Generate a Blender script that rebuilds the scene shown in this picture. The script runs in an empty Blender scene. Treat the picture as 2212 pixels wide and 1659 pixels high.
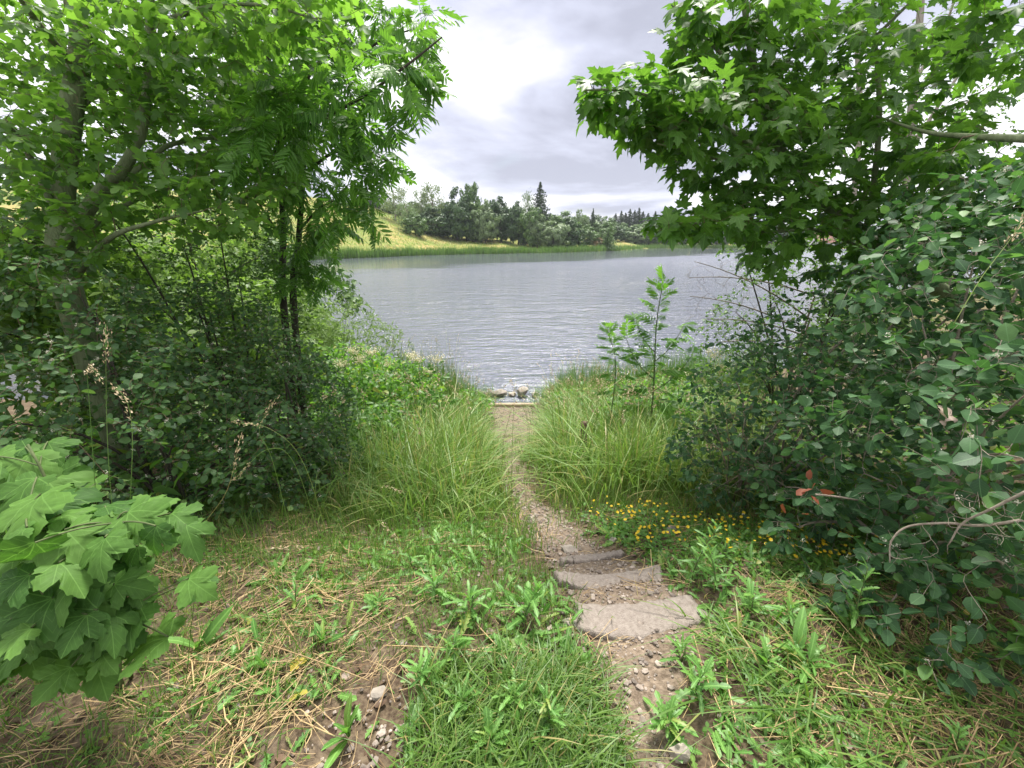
import bpy, math, random
import numpy as np

SEED = 11
rng = np.random.default_rng(SEED)
random.seed(SEED)
R = math.radians
scene = bpy.context.scene
COL = scene.collection

# ------------------------------------------------------------------ camera, world, sun, exposure
EYE = 3.3                       # eye above the water; the ground at the viewer's feet is at 1.7
PITCH = R(18.5)
FPX, PW, PH = 921.7, 2212.0, 1659.0
cam_d = bpy.data.cameras.new('camera')
cam = bpy.data.objects.new('camera', cam_d)
COL.objects.link(cam)
cam.location = (0, 0, EYE)
cam.rotation_euler = (R(90) - PITCH, 0, 0)
cam_d.sensor_width = 36
cam_d.lens = 15.0
cam_d.clip_start = 0.05
cam_d.clip_end = 5000
scene.camera = cam

SUN_EL, SUN_AZ = R(67), R(14)   # azimuth measured from +Y (over the lake) towards +X
world = bpy.data.worlds.new('World')
scene.world = world
world.use_nodes = True


def build_world():
    nt = world.node_tree
    N, L = nt.nodes, nt.links
    N.clear()
    out = N.new('ShaderNodeOutputWorld')
    bg = N.new('ShaderNodeBackground')
    L.new(bg.outputs[0], out.inputs[0])
    sky = N.new('ShaderNodeTexSky')
    sky.sky_type = 'NISHITA'
    sky.sun_disc = False
    sky.sun_elevation = SUN_EL
    sky.sun_rotation = SUN_AZ
    sky.air_density = 1.2
    sky.dust_density = 2.0
    tc = N.new('ShaderNodeTexCoord')
    sep = N.new('ShaderNodeSeparateXYZ')
    L.new(tc.outputs['Generated'], sep.inputs[0])

    def math_(op, a, b=None, c=None):
        n = N.new('ShaderNodeMath')
        n.operation = op
        for i, v in enumerate((a, b, c)):
            if v is None:
                continue
            if isinstance(v, (int, float)):
                n.inputs[i].default_value = v
            else:
                L.new(v, n.inputs[i])
        return n.outputs[0]
    zz = math_('ADD', math_('MAXIMUM', sep.outputs[2], 0.0), 0.16)
    cx = math_('DIVIDE', sep.outputs[0], zz)
    cy = math_('DIVIDE', sep.outputs[1], zz)
    comb = N.new('ShaderNodeCombineXYZ')
    L.new(cx, comb.inputs[0])
    L.new(cy, comb.inputs[1])
    comb.inputs[2].default_value = 3.1

    def noise(scale, detail, off, dist=0.0, rough=.5):
        mp = N.new('ShaderNodeMapping')
        L.new(comb.outputs[0], mp.inputs[0])
        mp.inputs['Location'].default_value = off
        n = N.new('ShaderNodeTexNoise')
        n.inputs['Scale'].default_value = scale
        n.inputs['Detail'].default_value = detail
        n.inputs['Distortion'].default_value = dist
        n.inputs['Roughness'].default_value = rough
        L.new(mp.outputs[0], n.inputs['Vector'])
        return n.outputs[0]
    big = noise(0.55, 5, SKY_OFF, .35, .5)
    fine = noise(1.7, 7, (12.971, 5.684, 1), .3, .6)
    v = math_('ADD', math_('MULTIPLY', big, .8), math_('MULTIPLY', fine, .2))
    ramp = N.new('ShaderNodeValToRGB')
    L.new(v, ramp.inputs[0])
    el = ramp.color_ramp.elements
    el[0].position = .385
    el[0].color = (.36, .375, .46, 1)
    el[1].position = .53
    el[1].color = (1.0, 1.0, 1.02, 1)
    e = el.new(.44)
    e.color = (.50, .52, .635, 1)
    e = el.new(.49)
    e.color = (.70, .70, .80, 1)
    gaps = noise(.9, 4, (9.3, 2.2, 0), .2, .55)
    gr = N.new('ShaderNodeMapRange')
    gr.inputs['From Min'].default_value = .56
    gr.inputs['From Max'].default_value = .74
    gr.inputs['To Min'].default_value = 0.0
    gr.inputs['To Max'].default_value = .5
    L.new(gaps, gr.inputs[0])
    skm = N.new('ShaderNodeMix')
    skm.data_type = 'RGBA'
    skm.blend_type = 'MULTIPLY'
    skm.inputs['Factor'].default_value = 1.0
    L.new(sky.outputs[0], skm.inputs['A'])
    skm.inputs['B'].default_value = (.11, .11, .11, 1)
    mix = N.new('ShaderNodeMix')
    mix.data_type = 'RGBA'
    L.new(gr.outputs[0], mix.inputs['Factor'])
    L.new(ramp.outputs[0], mix.inputs['A'])
    L.new(skm.outputs['Result'], mix.inputs['B'])
    L.new(mix.outputs['Result'], bg.inputs[0])
    bg.inputs[1].default_value = SKY_STRENGTH


SKY_OFF = (5.684, 12.971, 0.0)
SKY_STRENGTH = 0.62
build_world()
sun_d = bpy.data.lights.new('sun', 'SUN')
sun_d.energy = 3.2
sun_d.angle = R(14)
sun_d.color = (1.0, .96, .88)
sun = bpy.data.objects.new('sun', sun_d)
COL.objects.link(sun)
sun.rotation_euler = (R(90) - SUN_EL, 0, math.pi - SUN_AZ)
vs = scene.view_settings
vs.view_transform = 'Standard'
vs.look = 'None'
vs.gamma = 1.0
vs.use_curve_mapping = False
vs.exposure = 1.33
cy_ = scene.cycles
cy_.use_denoising = True
cy_.max_bounces = 7
cy_.diffuse_bounces = 3
cy_.transmission_bounces = 4
cy_.glossy_bounces = 2
cy_.volume_bounces = 0
cy_.sample_clamp_indirect = 6

# ------------------------------------------------------------------ pixel <-> place helpers
CP, SP = math.cos(PITCH), math.sin(PITCH)


def ray(px, py):
    cx, cy = (px - PW / 2) / FPX, -(py - PH / 2) / FPX
    return np.array([cx, CP + cy * SP, cy * CP - SP])


def P(px, py, depth):
    """a point at that depth along the camera's axis"""
    return np.array([0, 0, EYE]) + ray(px, py) * depth


def project(p):
    p = np.atleast_2d(p) - np.array([0, 0, EYE])
    dep = p[:, 1] * CP - p[:, 2] * SP
    up = p[:, 1] * SP + p[:, 2] * CP
    d = np.maximum(dep, 1e-3)
    return np.stack([p[:, 0] / d * FPX + PW / 2, PH / 2 - up / d * FPX, dep], 1)


# ------------------------------------------------------------------ terrain
def path_x(y):
    return np.interp(y, [0, 1.0, 1.5, 1.8, 2.1, 3.0, 3.6, 4.5, 6, 8.5], [.40, .46, .60, .50, .38, .17, .06, .0, .02, .04])


def path_w(y):
    return np.interp(y, [0, 1.0, 1.5, 2.1, 3.0, 4.0, 5.0, 6.3, 8.5], [.05, .10, .26, .22, .14, .12, .12, .46, .52])


PROF_Y = [-30, 0, 1.5, 1.8, 2.1, 3.0, 4.5, 6.3, 8.2, 8.6, 9.6, 20, 40]
PROF_Z = [2.2, 1.74, 1.69, 1.60, 1.50, 1.20, .80, .28, .12, -.02, -.5, -1.8, -2.5]
FAR_U = [-3, -.60, -.42, -.30, -.115, .10, .215, .245, .30, .43, .65, .9, 3]
FAR_Y = [60, 78, 86, 96, 118, 134, 158, 165, 215, 222, 215, 190, 120]
FAR_S = [.3, .28, .25, .22, .10, .07, .06, .05, .06, .06, .06, .06, .08]


def vnoise(x, y, s, seed=0):
    x, y = np.asarray(x, float) * s, np.asarray(y, float) * s
    a = np.sin(x * 1.7 + seed * 3.1 + 1.3 * np.sin(y * 1.1 + seed)) * np.cos(y * 1.9 - seed * 1.7 + 1.1 * np.sin(x * .9))
    b = np.sin(x * 3.9 - y * 2.7 + seed * 5.3) * np.cos(y * 4.3 + x * 1.3 + seed)
    return a * .65 + b * .35


def height(x, y):
    x, y = np.asarray(x, float), np.asarray(y, float)
    # the near bank; its shore bends a little, and beyond x = -6 it runs off along the left side of the lake
    shore = np.where(x < 0, -.012 * x * x + .12 * np.abs(x), .05 * x * x)
    shore = shore + .12 * np.sin(x * 2.3) * np.minimum(np.abs(x), 1)
    yy = y - np.clip(shore, -3, 14)
    lb = np.clip((-x - 5 - .52 * y) / 8, 0, 1)
    rb = np.clip((x - 9 - 1.25 * y) / 8, 0, 1)
    near = np.interp(yy, PROF_Y, PROF_Z)
    side = np.interp(y, [0, 12, 30, 90, 300], [1.9, 1.4, 1.6, 5, 20])
    near = near + (side - near) * np.maximum(lb * lb * (3 - 2 * lb), rb * rb * (3 - 2 * rb))
    off = np.clip((np.abs(x - path_x(y)) - path_w(y)) / .35, 0, 1)
    land = np.clip((8.4 - yy) / .8, 0, 1)
    near = near + off * land * .07 * np.clip((y - .3) / 1.5, 0, 1)
    near = near + land * (.03 * vnoise(x, y, 1.4, 1) + .012 * vnoise(x, y, 5.0, 2) * (.4 + .6 * off))
    u = x / np.maximum(y, 1)
    rf = np.interp(u, FAR_U, FAR_Y) + 1.2 * np.sin(x * .21) + .7 * np.sin(x * .53 + 1)
    d = y - rf
    sl = np.interp(u, FAR_U, FAR_S)
    far = np.where(d > 0, .25 * np.clip(d / 1.2, 0, 1) + np.minimum(d, 3) * .05 + np.clip(d - 3, 0, 65) * sl + np.clip(d - 68, 0, 900) * sl * .25, d * .25)
    far = far + np.clip(d / 20, 0, 1) * (.5 * vnoise(x, y, .06, 3) + .15 * vnoise(x, y, .3, 4))
    far = np.where(y < 40, -3.0, np.maximum(far, -3.0))
    return np.maximum(near, far)


def hz(x, y):
    return float(height(x, y))


def G(px, py):
    """where the ray through that point of the picture meets the ground or the water"""
    d = ray(px, py)
    t, last = .3, .3
    while t < 900:
        p = np.array([0, 0, EYE]) + d * t
        if p[2] <= max(hz(p[0], p[1]), 0 if p[1] > 9 else -9):
            a, b = last, t
            for _ in range(24):
                m = (a + b) / 2
                q = np.array([0, 0, EYE]) + d * m
                if q[2] <= max(hz(q[0], q[1]), 0 if q[1] > 9 else -9):
                    b = m
                else:
                    a = m
            return np.array([0, 0, EYE]) + d * b
        last = t
        t *= 1.02
    return np.array([0, 0, EYE]) + d * 900


# ------------------------------------------------------------------ mesh helpers
def mesh_from(name, V, T, mat=None, uv=None, tint=None, smooth=True):
    """V (n,3) vertices, T (m,3) triangles; uv per vertex, tint per triangle"""
    V = np.asarray(V, np.float32)
    T = np.asarray(T, np.int32)
    me = bpy.data.meshes.new(name)
    me.vertices.add(len(V))
    me.vertices.foreach_set('co', V.ravel())
    me.loops.add(T.size)
    me.loops.foreach_set('vertex_index', T.ravel())
    me.polygons.add(len(T))
    me.polygons.foreach_set('loop_start', np.arange(0, T.size, 3, dtype=np.int32))
    me.update(calc_edges=True)
    if uv is not None:
        l = me.uv_layers.new(name='UVMap')
        l.data.foreach_set('uv', np.asarray(uv, np.float32)[T.ravel()].ravel())
    if tint is not None:
        a = me.attributes.new('tint', 'FLOAT', 'FACE')
        a.data.foreach_set('value', np.asarray(tint, np.float32))
    if not smooth:
        me.polygons.foreach_set('use_smooth', np.zeros(len(T), bool))
    if mat is not None:
        me.materials.append(mat)
    return me


def obj(name, me, parent=None, loc=None, rot=None):
    o = bpy.data.objects.new(name, me)
    COL.objects.link(o)
    if parent is not None:
        o.parent = parent
    if loc is not None:
        o.location = [float(v) for v in loc]
    if rot is not None:
        o.rotation_euler = rot
    return o


def tag(o, label=None, cat=None, group=None, kind=None):
    for k, v in (('label', label), ('category', cat), ('group', group), ('kind', kind)):
        if v:
            o[k] = v
    return o


def thing(name, label, cat, loc, group=None, rz=0):
    o = obj(name, None, None, loc, (0, 0, rz))
    o.empty_display_size = .05
    return tag(o, label, cat, group)


class Bag:
    """collects triangles"""
    def __init__(s):
        s.V, s.T, s.U, s.N, s.n = [], [], [], [], 0

    def add(s, V, T, uv=None, tint=0.0):
        V = np.asarray(V, np.float32).reshape(-1, 3)
        T = np.asarray(T, np.int64).reshape(-1, 3)
        s.V.append(V)
        s.T.append(T + s.n)
        s.U.append(np.zeros((len(V), 2), np.float32) if uv is None else uv)
        s.N.append(np.full(len(T), tint, np.float32) if np.isscalar(tint) else tint)
        s.n += len(V)

    def mesh(s, name, mat, smooth=True, origin=None):
        if not s.V:
            return mesh_from(name, np.zeros((0, 3)), np.zeros((0, 3)), mat)
        V = np.concatenate(s.V)
        if origin is not None:
            V = V - np.asarray(origin, np.float32)
        return mesh_from(name, V, np.concatenate(s.T), mat, np.concatenate(s.U), np.concatenate(s.N), smooth)


def tube(bag, pts, rad, sides=6, tint=0.0, cap=True):
    pts = np.asarray(pts, float)
    rad = np.broadcast_to(np.asarray(rad, float), (len(pts),))
    tan = np.gradient(pts, axis=0)
    tan /= np.linalg.norm(tan, axis=1)[:, None] + 1e-9
    ref = np.array([0, 0, 1.0]) if abs(tan[0, 2]) < .9 else np.array([1.0, 0, 0])
    a = np.cross(tan, ref)
    a /= np.linalg.norm(a, axis=1)[:, None] + 1e-9
    b = np.cross(tan, a)
    th = np.arange(sides) * 2 * math.pi / sides
    ring = a[:, None, :] * np.cos(th)[None, :, None] + b[:, None, :] * np.sin(th)[None, :, None]
    V = pts[:, None, :] + ring * rad[:, None, None]
    n = len(pts)
    i, j = np.meshgrid(np.arange(n - 1), np.arange(sides), indexing='ij')
    v00, v01 = i * sides + j, i * sides + (j + 1) % sides
    v10, v11 = v00 + sides, v01 + sides
    T = np.concatenate([np.stack([v00, v11, v01], -1).reshape(-1, 3), np.stack([v00, v10, v11], -1).reshape(-1, 3)])
    V = V.reshape(-1, 3)
    if cap:
        base = len(V)
        V = np.concatenate([V, pts[:1], pts[-1:]])
        k = np.arange(sides)
        T = np.concatenate([T, np.stack([np.full(sides, base), k, (k + 1) % sides], 1),
                            np.stack([np.full(sides, base + 1), (n - 1) * sides + (k + 1) % sides, (n - 1) * sides + k], 1)])
    bag.add(V, T, None, tint)


def bez(a, c, b, n):
    t = np.linspace(0, 1, n)[:, None]
    return (1 - t) ** 2 * a + 2 * t * (1 - t) * c + t * t * b


def smooth_line(pts, per=5):
    """Catmull-Rom through the points"""
    p = np.asarray(pts, float)
    q = np.concatenate([[2 * p[0] - p[1]], p, [2 * p[-1] - p[-2]]])
    out = []
    for i in range(1, len(q) - 2):
        for t in np.linspace(0, 1, per, endpoint=False):
            out.append(.5 * (2 * q[i] + (q[i + 1] - q[i - 1]) * t + (2 * q[i - 1] - 5 * q[i] + 4 * q[i + 1] - q[i + 2]) * t * t
                             + (3 * q[i] - 3 * q[i + 1] + q[i + 2] - q[i - 1]) * t ** 3))
    out.append(p[-1])
    return np.array(out)


# ------------------------------------------------------------------ materials
def new_mat(name):
    m = bpy.data.materials.new(name)
    m.use_nodes = True
    m.node_tree.nodes.clear()
    return m, m.node_tree.nodes, m.node_tree.links


def mathn(N, L, op, a, b=None, c=None):
    n = N.new('ShaderNodeMath')
    n.operation = op
    for i, v in enumerate((a, b, c)):
        if v is None:
            continue
        if isinstance(v, (int, float)):
            n.inputs[i].default_value = v
        else:
            L.new(v, n.inputs[i])
    return n.outputs[0]


def mixc(N, L, f, a, b, mode='MIX'):
    n = N.new('ShaderNodeMix')
    n.data_type = 'RGBA'
    n.blend_type = mode
    for key, v in (('Factor', f), ('A', a), ('B', b)):
        if isinstance(v, (int, float)):
            n.inputs[key].default_value = v
        elif isinstance(v, tuple):
            n.inputs[key].default_value = (*v, 1) if len(v) == 3 else v
        else:
            L.new(v, n.inputs[key])
    return n.outputs['Result']


def leaf_mat(name, c0, c1, c2=None, trans=.4, tcol=None, rough=.45, veins=None, spec=.4, under=.25, blotch=.25, vein_f=.4, c2_from=.9):
    """leaf blade: colour differs from leaf to leaf, paler underside, light shines through"""
    m, N, L = new_mat(name)
    out = N.new('ShaderNodeOutputMaterial')
    at = N.new('ShaderNodeAttribute')
    at.attribute_name = 'tint'
    oi = N.new('ShaderNodeObjectInfo')
    v = mathn(N, L, 'FRACT', mathn(N, L, 'ADD', at.outputs['Fac'], oi.outputs['Random']))
    ramp = N.new('ShaderNodeValToRGB')
    L.new(v, ramp.inputs[0])
    el = ramp.color_ramp.elements
    el[0].color = (*c0, 1)
    el[1].color = (*c1, 1)
    el[1].position = c2_from if c2 else 1
    if c2:
        e = el.new(.985)
        e.color = (*c2, 1)
    col = ramp.outputs[0]
    if blotch:
        tc = N.new('ShaderNodeTexCoord')
        no = N.new('ShaderNodeTexNoise')
        no.inputs['Scale'].default_value = 3.5
        no.inputs['Detail'].default_value = 4
        L.new(tc.outputs['UV'], no.inputs['Vector'])
        f = mathn(N, L, 'MULTIPLY_ADD', no.outputs[0], blotch * 2, 1 - blotch)
        vm = N.new('ShaderNodeVectorMath')
        vm.operation = 'SCALE'
        L.new(col, vm.inputs[0])
        L.new(f, vm.inputs['Scale'])
        col = vm.outputs[0]
    if veins:
        tc2 = N.new('ShaderNodeTexCoord')
        sx = N.new('ShaderNodeSeparateXYZ')
        L.new(tc2.outputs['UV'], sx.inputs[0])
        u = mathn(N, L, 'SUBTRACT', sx.outputs[0], .5)
        w = sx.outputs[1]
        if veins == 'palm':
            ang = mathn(N, L, 'ABSOLUTE', mathn(N, L, 'ARCTAN2', u, w))
            r = mathn(N, L, 'SQRT', mathn(N, L, 'ADD', mathn(N, L, 'MULTIPLY', u, u), mathn(N, L, 'MULTIPLY', w, w)))
            best = None
            for a0 in (0.0, .62, 1.25):
                dd = mathn(N, L, 'MULTIPLY', mathn(N, L, 'ABSOLUTE', mathn(N, L, 'SUBTRACT', ang, a0)), r)
                best = dd if best is None else mathn(N, L, 'MINIMUM', best, dd)
            # side veins leave the nearest main vein at a slant
            sv = mathn(N, L, 'ABSOLUTE', mathn(N, L, 'SUBTRACT', mathn(N, L, 'FRACT', mathn(N, L, 'MULTIPLY', mathn(N, L, 'SUBTRACT', r, mathn(N, L, 'MULTIPLY', best, 1.2)), 8)), .5))
            side = mathn(N, L, 'MULTIPLY', mathn(N, L, 'LESS_THAN', sv, .06), .35)
            main = mathn(N, L, 'LESS_THAN', best, .011)
            vf = mathn(N, L, 'MAXIMUM', main, side)
        else:
            au = mathn(N, L, 'ABSOLUTE', u)
            main = mathn(N, L, 'LESS_THAN', au, .018)
            sv = mathn(N, L, 'ABSOLUTE', mathn(N, L, 'SUBTRACT', mathn(N, L, 'FRACT', mathn(N, L, 'MULTIPLY', mathn(N, L, 'SUBTRACT', w, mathn(N, L, 'MULTIPLY', au, .8)), 7)), .5))
            vf = mathn(N, L, 'MAXIMUM', main, mathn(N, L, 'MULTIPLY', mathn(N, L, 'LESS_THAN', sv, .07), .3))
        col = mixc(N, L, mathn(N, L, 'MULTIPLY', vf, vein_f), col, tuple(min(1, c * 1.9 + .04) for c in c1))
    if under:
        ge = N.new('ShaderNodeNewGeometry')
        pale = mixc(N, L, .5, col, tuple(.5 * (a + b) * 1.25 + .02 for a, b in zip(c0, c1)))
        col = mixc(N, L, mathn(N, L, 'MULTIPLY', ge.outputs['Backfacing'], under * 3), col, pale)
    pr = N.new('ShaderNodeBsdfPrincipled')
    L.new(col, pr.inputs['Base Color'])
    pr.inputs['Roughness'].default_value = rough
    pr.inputs['Specular IOR Level'].default_value = spec
    tr = N.new('ShaderNodeBsdfTranslucent')
    tcv = tcol or (2.2, 2.3, 1.0)
    L.new(mixc(N, L, 1.0, col, tcv, 'MULTIPLY'), tr.inputs[0])
    ms = N.new('ShaderNodeMixShader')
    ms.inputs[0].default_value = trans
    L.new(pr.outputs[0], ms.inputs[1])
    L.new(tr.outputs[0], ms.inputs[2])
    L.new(ms.outputs[0], out.inputs[0])
    return m


def plain_mat(name, c0, c1, scale=8, rough=.85, bump=.3, detail=6, bscale=None, tinted=0.0, c2=None, spec=.3, stretch=None):
    m, N, L = new_mat(name)
    out = N.new('ShaderNodeOutputMaterial')
    pr = N.new('ShaderNodeBsdfPrincipled')
    L.new(pr.outputs[0], out.inputs[0])
    tc = N.new('ShaderNodeTexCoord')
    src = tc.outputs['Object']
    if stretch:
        mp = N.new('ShaderNodeMapping')
        mp.inputs['Scale'].default_value = stretch
        L.new(src, mp.inputs[0])
        src = mp.outputs[0]
    no = N.new('ShaderNodeTexNoise')
    no.inputs['Scale'].default_value = scale
    no.inputs['Detail'].default_value = detail
    no.inputs['Roughness'].default_value = .62
    L.new(src, no.inputs['Vector'])
    f = no.outputs[0]
    ramp = N.new('ShaderNodeValToRGB')
    L.new(f, ramp.inputs[0])
    el = ramp.color_ramp.elements
    el[0].position, el[1].position = .3, .7
    el[0].color, el[1].color = (*c0, 1), (*c1, 1)
    if c2:
        e = el.new(.8)
        e.color = (*c2, 1)
    col = ramp.outputs[0]
    if tinted:
        at = N.new('ShaderNodeAttribute')
        at.attribute_name = 'tint'
        oi = N.new('ShaderNodeObjectInfo')
        v = mathn(N, L, 'FRACT', mathn(N, L, 'ADD', at.outputs['Fac'], oi.outputs['Random']))
        vm = N.new('ShaderNodeVectorMath')
        vm.operation = 'SCALE'
        L.new(col, vm.inputs[0])
        L.new(mathn(N, L, 'MULTIPLY_ADD', v, tinted * 2, 1 - tinted), vm.inputs['Scale'])
        col = vm.outputs[0]
    L.new(col, pr.inputs['Base Color'])
    pr.inputs['Roughness'].default_value = rough
    pr.inputs['Specular IOR Level'].default_value = spec
    if bump:
        n2 = N.new('ShaderNodeTexNoise')
        n2.inputs['Scale'].default_value = bscale or scale * 4
        n2.inputs['Detail'].default_value = 8
        L.new(src, n2.inputs['Vector'])
        bp = N.new('ShaderNodeBump')
        bp.inputs['Strength'].default_value = bump
        bp.inputs['Distance'].default_value = .02
        L.new(n2.outputs[0], bp.inputs['Height'])
        L.new(bp.outputs[0], pr.inputs['Normal'])
    return m


def ground_mat():
    m, N, L = new_mat('ground_soil')
    out = N.new('ShaderNodeOutputMaterial')
    pr = N.new('ShaderNodeBsdfPrincipled')
    L.new(pr.outputs[0], out.inputs[0])
    ge = N.new('ShaderNodeNewGeometry')
    pos = ge.outputs['Position']
    sx = N.new('ShaderNodeSeparateXYZ')
    L.new(pos, sx.inputs[0])

    def nz(scale, detail=6, rough=.6):
        n = N.new('ShaderNodeTexNoise')
        n.inputs['Scale'].default_value = scale
        n.inputs['Detail'].default_value = detail
        n.inputs['Roughness'].default_value = rough
        L.new(pos, n.inputs['Vector'])
        return n.outputs[0]

    def rmp(f, stops):
        r = N.new('ShaderNodeValToRGB')
        L.new(f, r.inputs[0])
        el = r.color_ramp.elements
        el[0].position, el[0].color = stops[0][0], (*stops[0][1], 1)
        el[1].position, el[1].color = stops[-1][0], (*stops[-1][1], 1)
        for p_, c_ in stops[1:-1]:
            e = el.new(p_)
            e.color = (*c_, 1)
        return r.outputs[0]
    soil = rmp(nz(9), [(.3, (.045, .03, .02)), (.5, (.10, .07, .048)), (.7, (.19, .15, .11))])
    litter = rmp(nz(60, 3), [(.35, (.06, .04, .028)), (.65, (.22, .17, .11))])
    nearc = mixc(N, L, .5, soil, litter)
    meadow = rmp(nz(.16, 8, .65), [(.3, (.12, .17, .045)), (.48, (.21, .24, .08)), (.6, (.34, .28, .12)), (.75, (.42, .31, .16))])
    fine = rmp(nz(1.8, 5), [(.3, (.6, .65, .5)), (.7, (1.25, 1.2, 1.1))])
    meadow = mixc(N, L, 1.0, meadow, fine, 'MULTIPLY')
    f = N.new('ShaderNodeMapRange')
    f.inputs['From Min'].default_value = 10
    f.inputs['From Max'].default_value = 25
    L.new(sx.outputs[1], f.inputs[0])
    col = mixc(N, L, f.outputs[0], nearc, meadow)
    L.new(col, pr.inputs['Base Color'])
    pr.inputs['Roughness'].default_value = .95
    pr.inputs['Specular IOR Level'].default_value = .15
    bp = N.new('ShaderNodeBump')
    bp.inputs['Strength'].default_value = .6
    bp.inputs['Distance'].default_value = .02
    L.new(nz(35, 8), bp.inputs['Height'])
    L.new(bp.outputs[0], pr.inputs['Normal'])
    return m


def water_mat():
    m, N, L = new_mat('lake_water')
    out = N.new('ShaderNodeOutputMaterial')
    pr = N.new('ShaderNodeBsdfPrincipled')
    L.new(pr.outputs[0], out.inputs[0])
    ge = N.new('ShaderNodeNewGeometry')

    def nz(scale, sc, detail, rot=0, rough=.55):
        mp = N.new('ShaderNodeMapping')
        mp.inputs['Scale'].default_value = sc
        mp.inputs['Rotation'].default_value = (0, 0, rot)
        L.new(ge.outputs['Position'], mp.inputs[0])
        n = N.new('ShaderNodeTexNoise')
        n.inputs['Scale'].default_value = scale
        n.inputs['Detail'].default_value = detail
        n.inputs['Roughness'].default_value = rough
        L.new(mp.outputs[0], n.inputs['Vector'])
        return n.outputs[0]
    h = mathn(N, L, 'ADD', mathn(N, L, 'MULTIPLY', nz(2.6, (.45, 1.25, 1), 3, R(-20)), 1.0),
              mathn(N, L, 'MULTIPLY', nz(7.5, (.5, 1.2, 1), 3, R(-12)), .38))
    h = mathn(N, L, 'ADD', h, mathn(N, L, 'MULTIPLY', nz(.7, (.5, 1.3, 1), 2, R(4)), 1.2))
    patch = nz(.05, (.6, 1.6, 1), 3)
    amp = N.new('ShaderNodeMapRange')
    amp.inputs['From Min'].default_value = .35
    amp.inputs['From Max'].default_value = .65
    amp.inputs['To Min'].default_value = .11
    amp.inputs['To Max'].default_value = .22
    L.new(patch, amp.inputs[0])
    bp = N.new('ShaderNodeBump')
    bp.inputs['Strength'].default_value = 1.0
    sp = N.new('ShaderNodeSeparateXYZ')
    L.new(ge.outputs['Position'], sp.inputs[0])
    lee = mathn(N, L, 'SUBTRACT', sp.outputs[1], mathn(N, L, 'MULTIPLY_ADD', sp.outputs[0], .95, 62))
    lee = mathn(N, L, 'ADD', lee, mathn(N, L, 'MULTIPLY', mathn(N, L, 'SUBTRACT', nz(.08, (.4, 1, 1), 4), .5), 45))
    lr = N.new('ShaderNodeMapRange')
    lr.inputs['From Min'].default_value = 0
    lr.inputs['From Max'].default_value = 9
    L.new(lee, lr.inputs[0])
    lee = lr.outputs[0]
    L.new(mathn(N, L, 'MULTIPLY', amp.outputs[0], mathn(N, L, 'MULTIPLY_ADD', lee, -.9, 1)), bp.inputs['Distance'])
    L.new(h, bp.inputs['Height'])
    L.new(bp.outputs[0], pr.inputs['Normal'])
    pr.inputs['Base Color'].default_value = (.135, .145, .18, 1)
    sy = N.new('ShaderNodeSeparateXYZ')
    L.new(ge.outputs['Position'], sy.inputs[0])
    rg = N.new('ShaderNodeMapRange')        # ripples too small to resolve far out act as roughness
    rg.inputs['From Min'].default_value = 9
    rg.inputs['From Max'].default_value = 90
    rg.inputs['To Min'].default_value = .05
    rg.inputs['To Max'].default_value = .24
    L.new(sy.outputs[1], rg.inputs[0])
    L.new(mathn(N, L, 'MULTIPLY', rg.outputs[0], mathn(N, L, 'MULTIPLY_ADD', lee, -.75, 1)), pr.inputs['Roughness'])
    pr.inputs['IOR'].default_value = 1.33
    pr.inputs['Specular IOR Level'].default_value = .5
    return m


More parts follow.
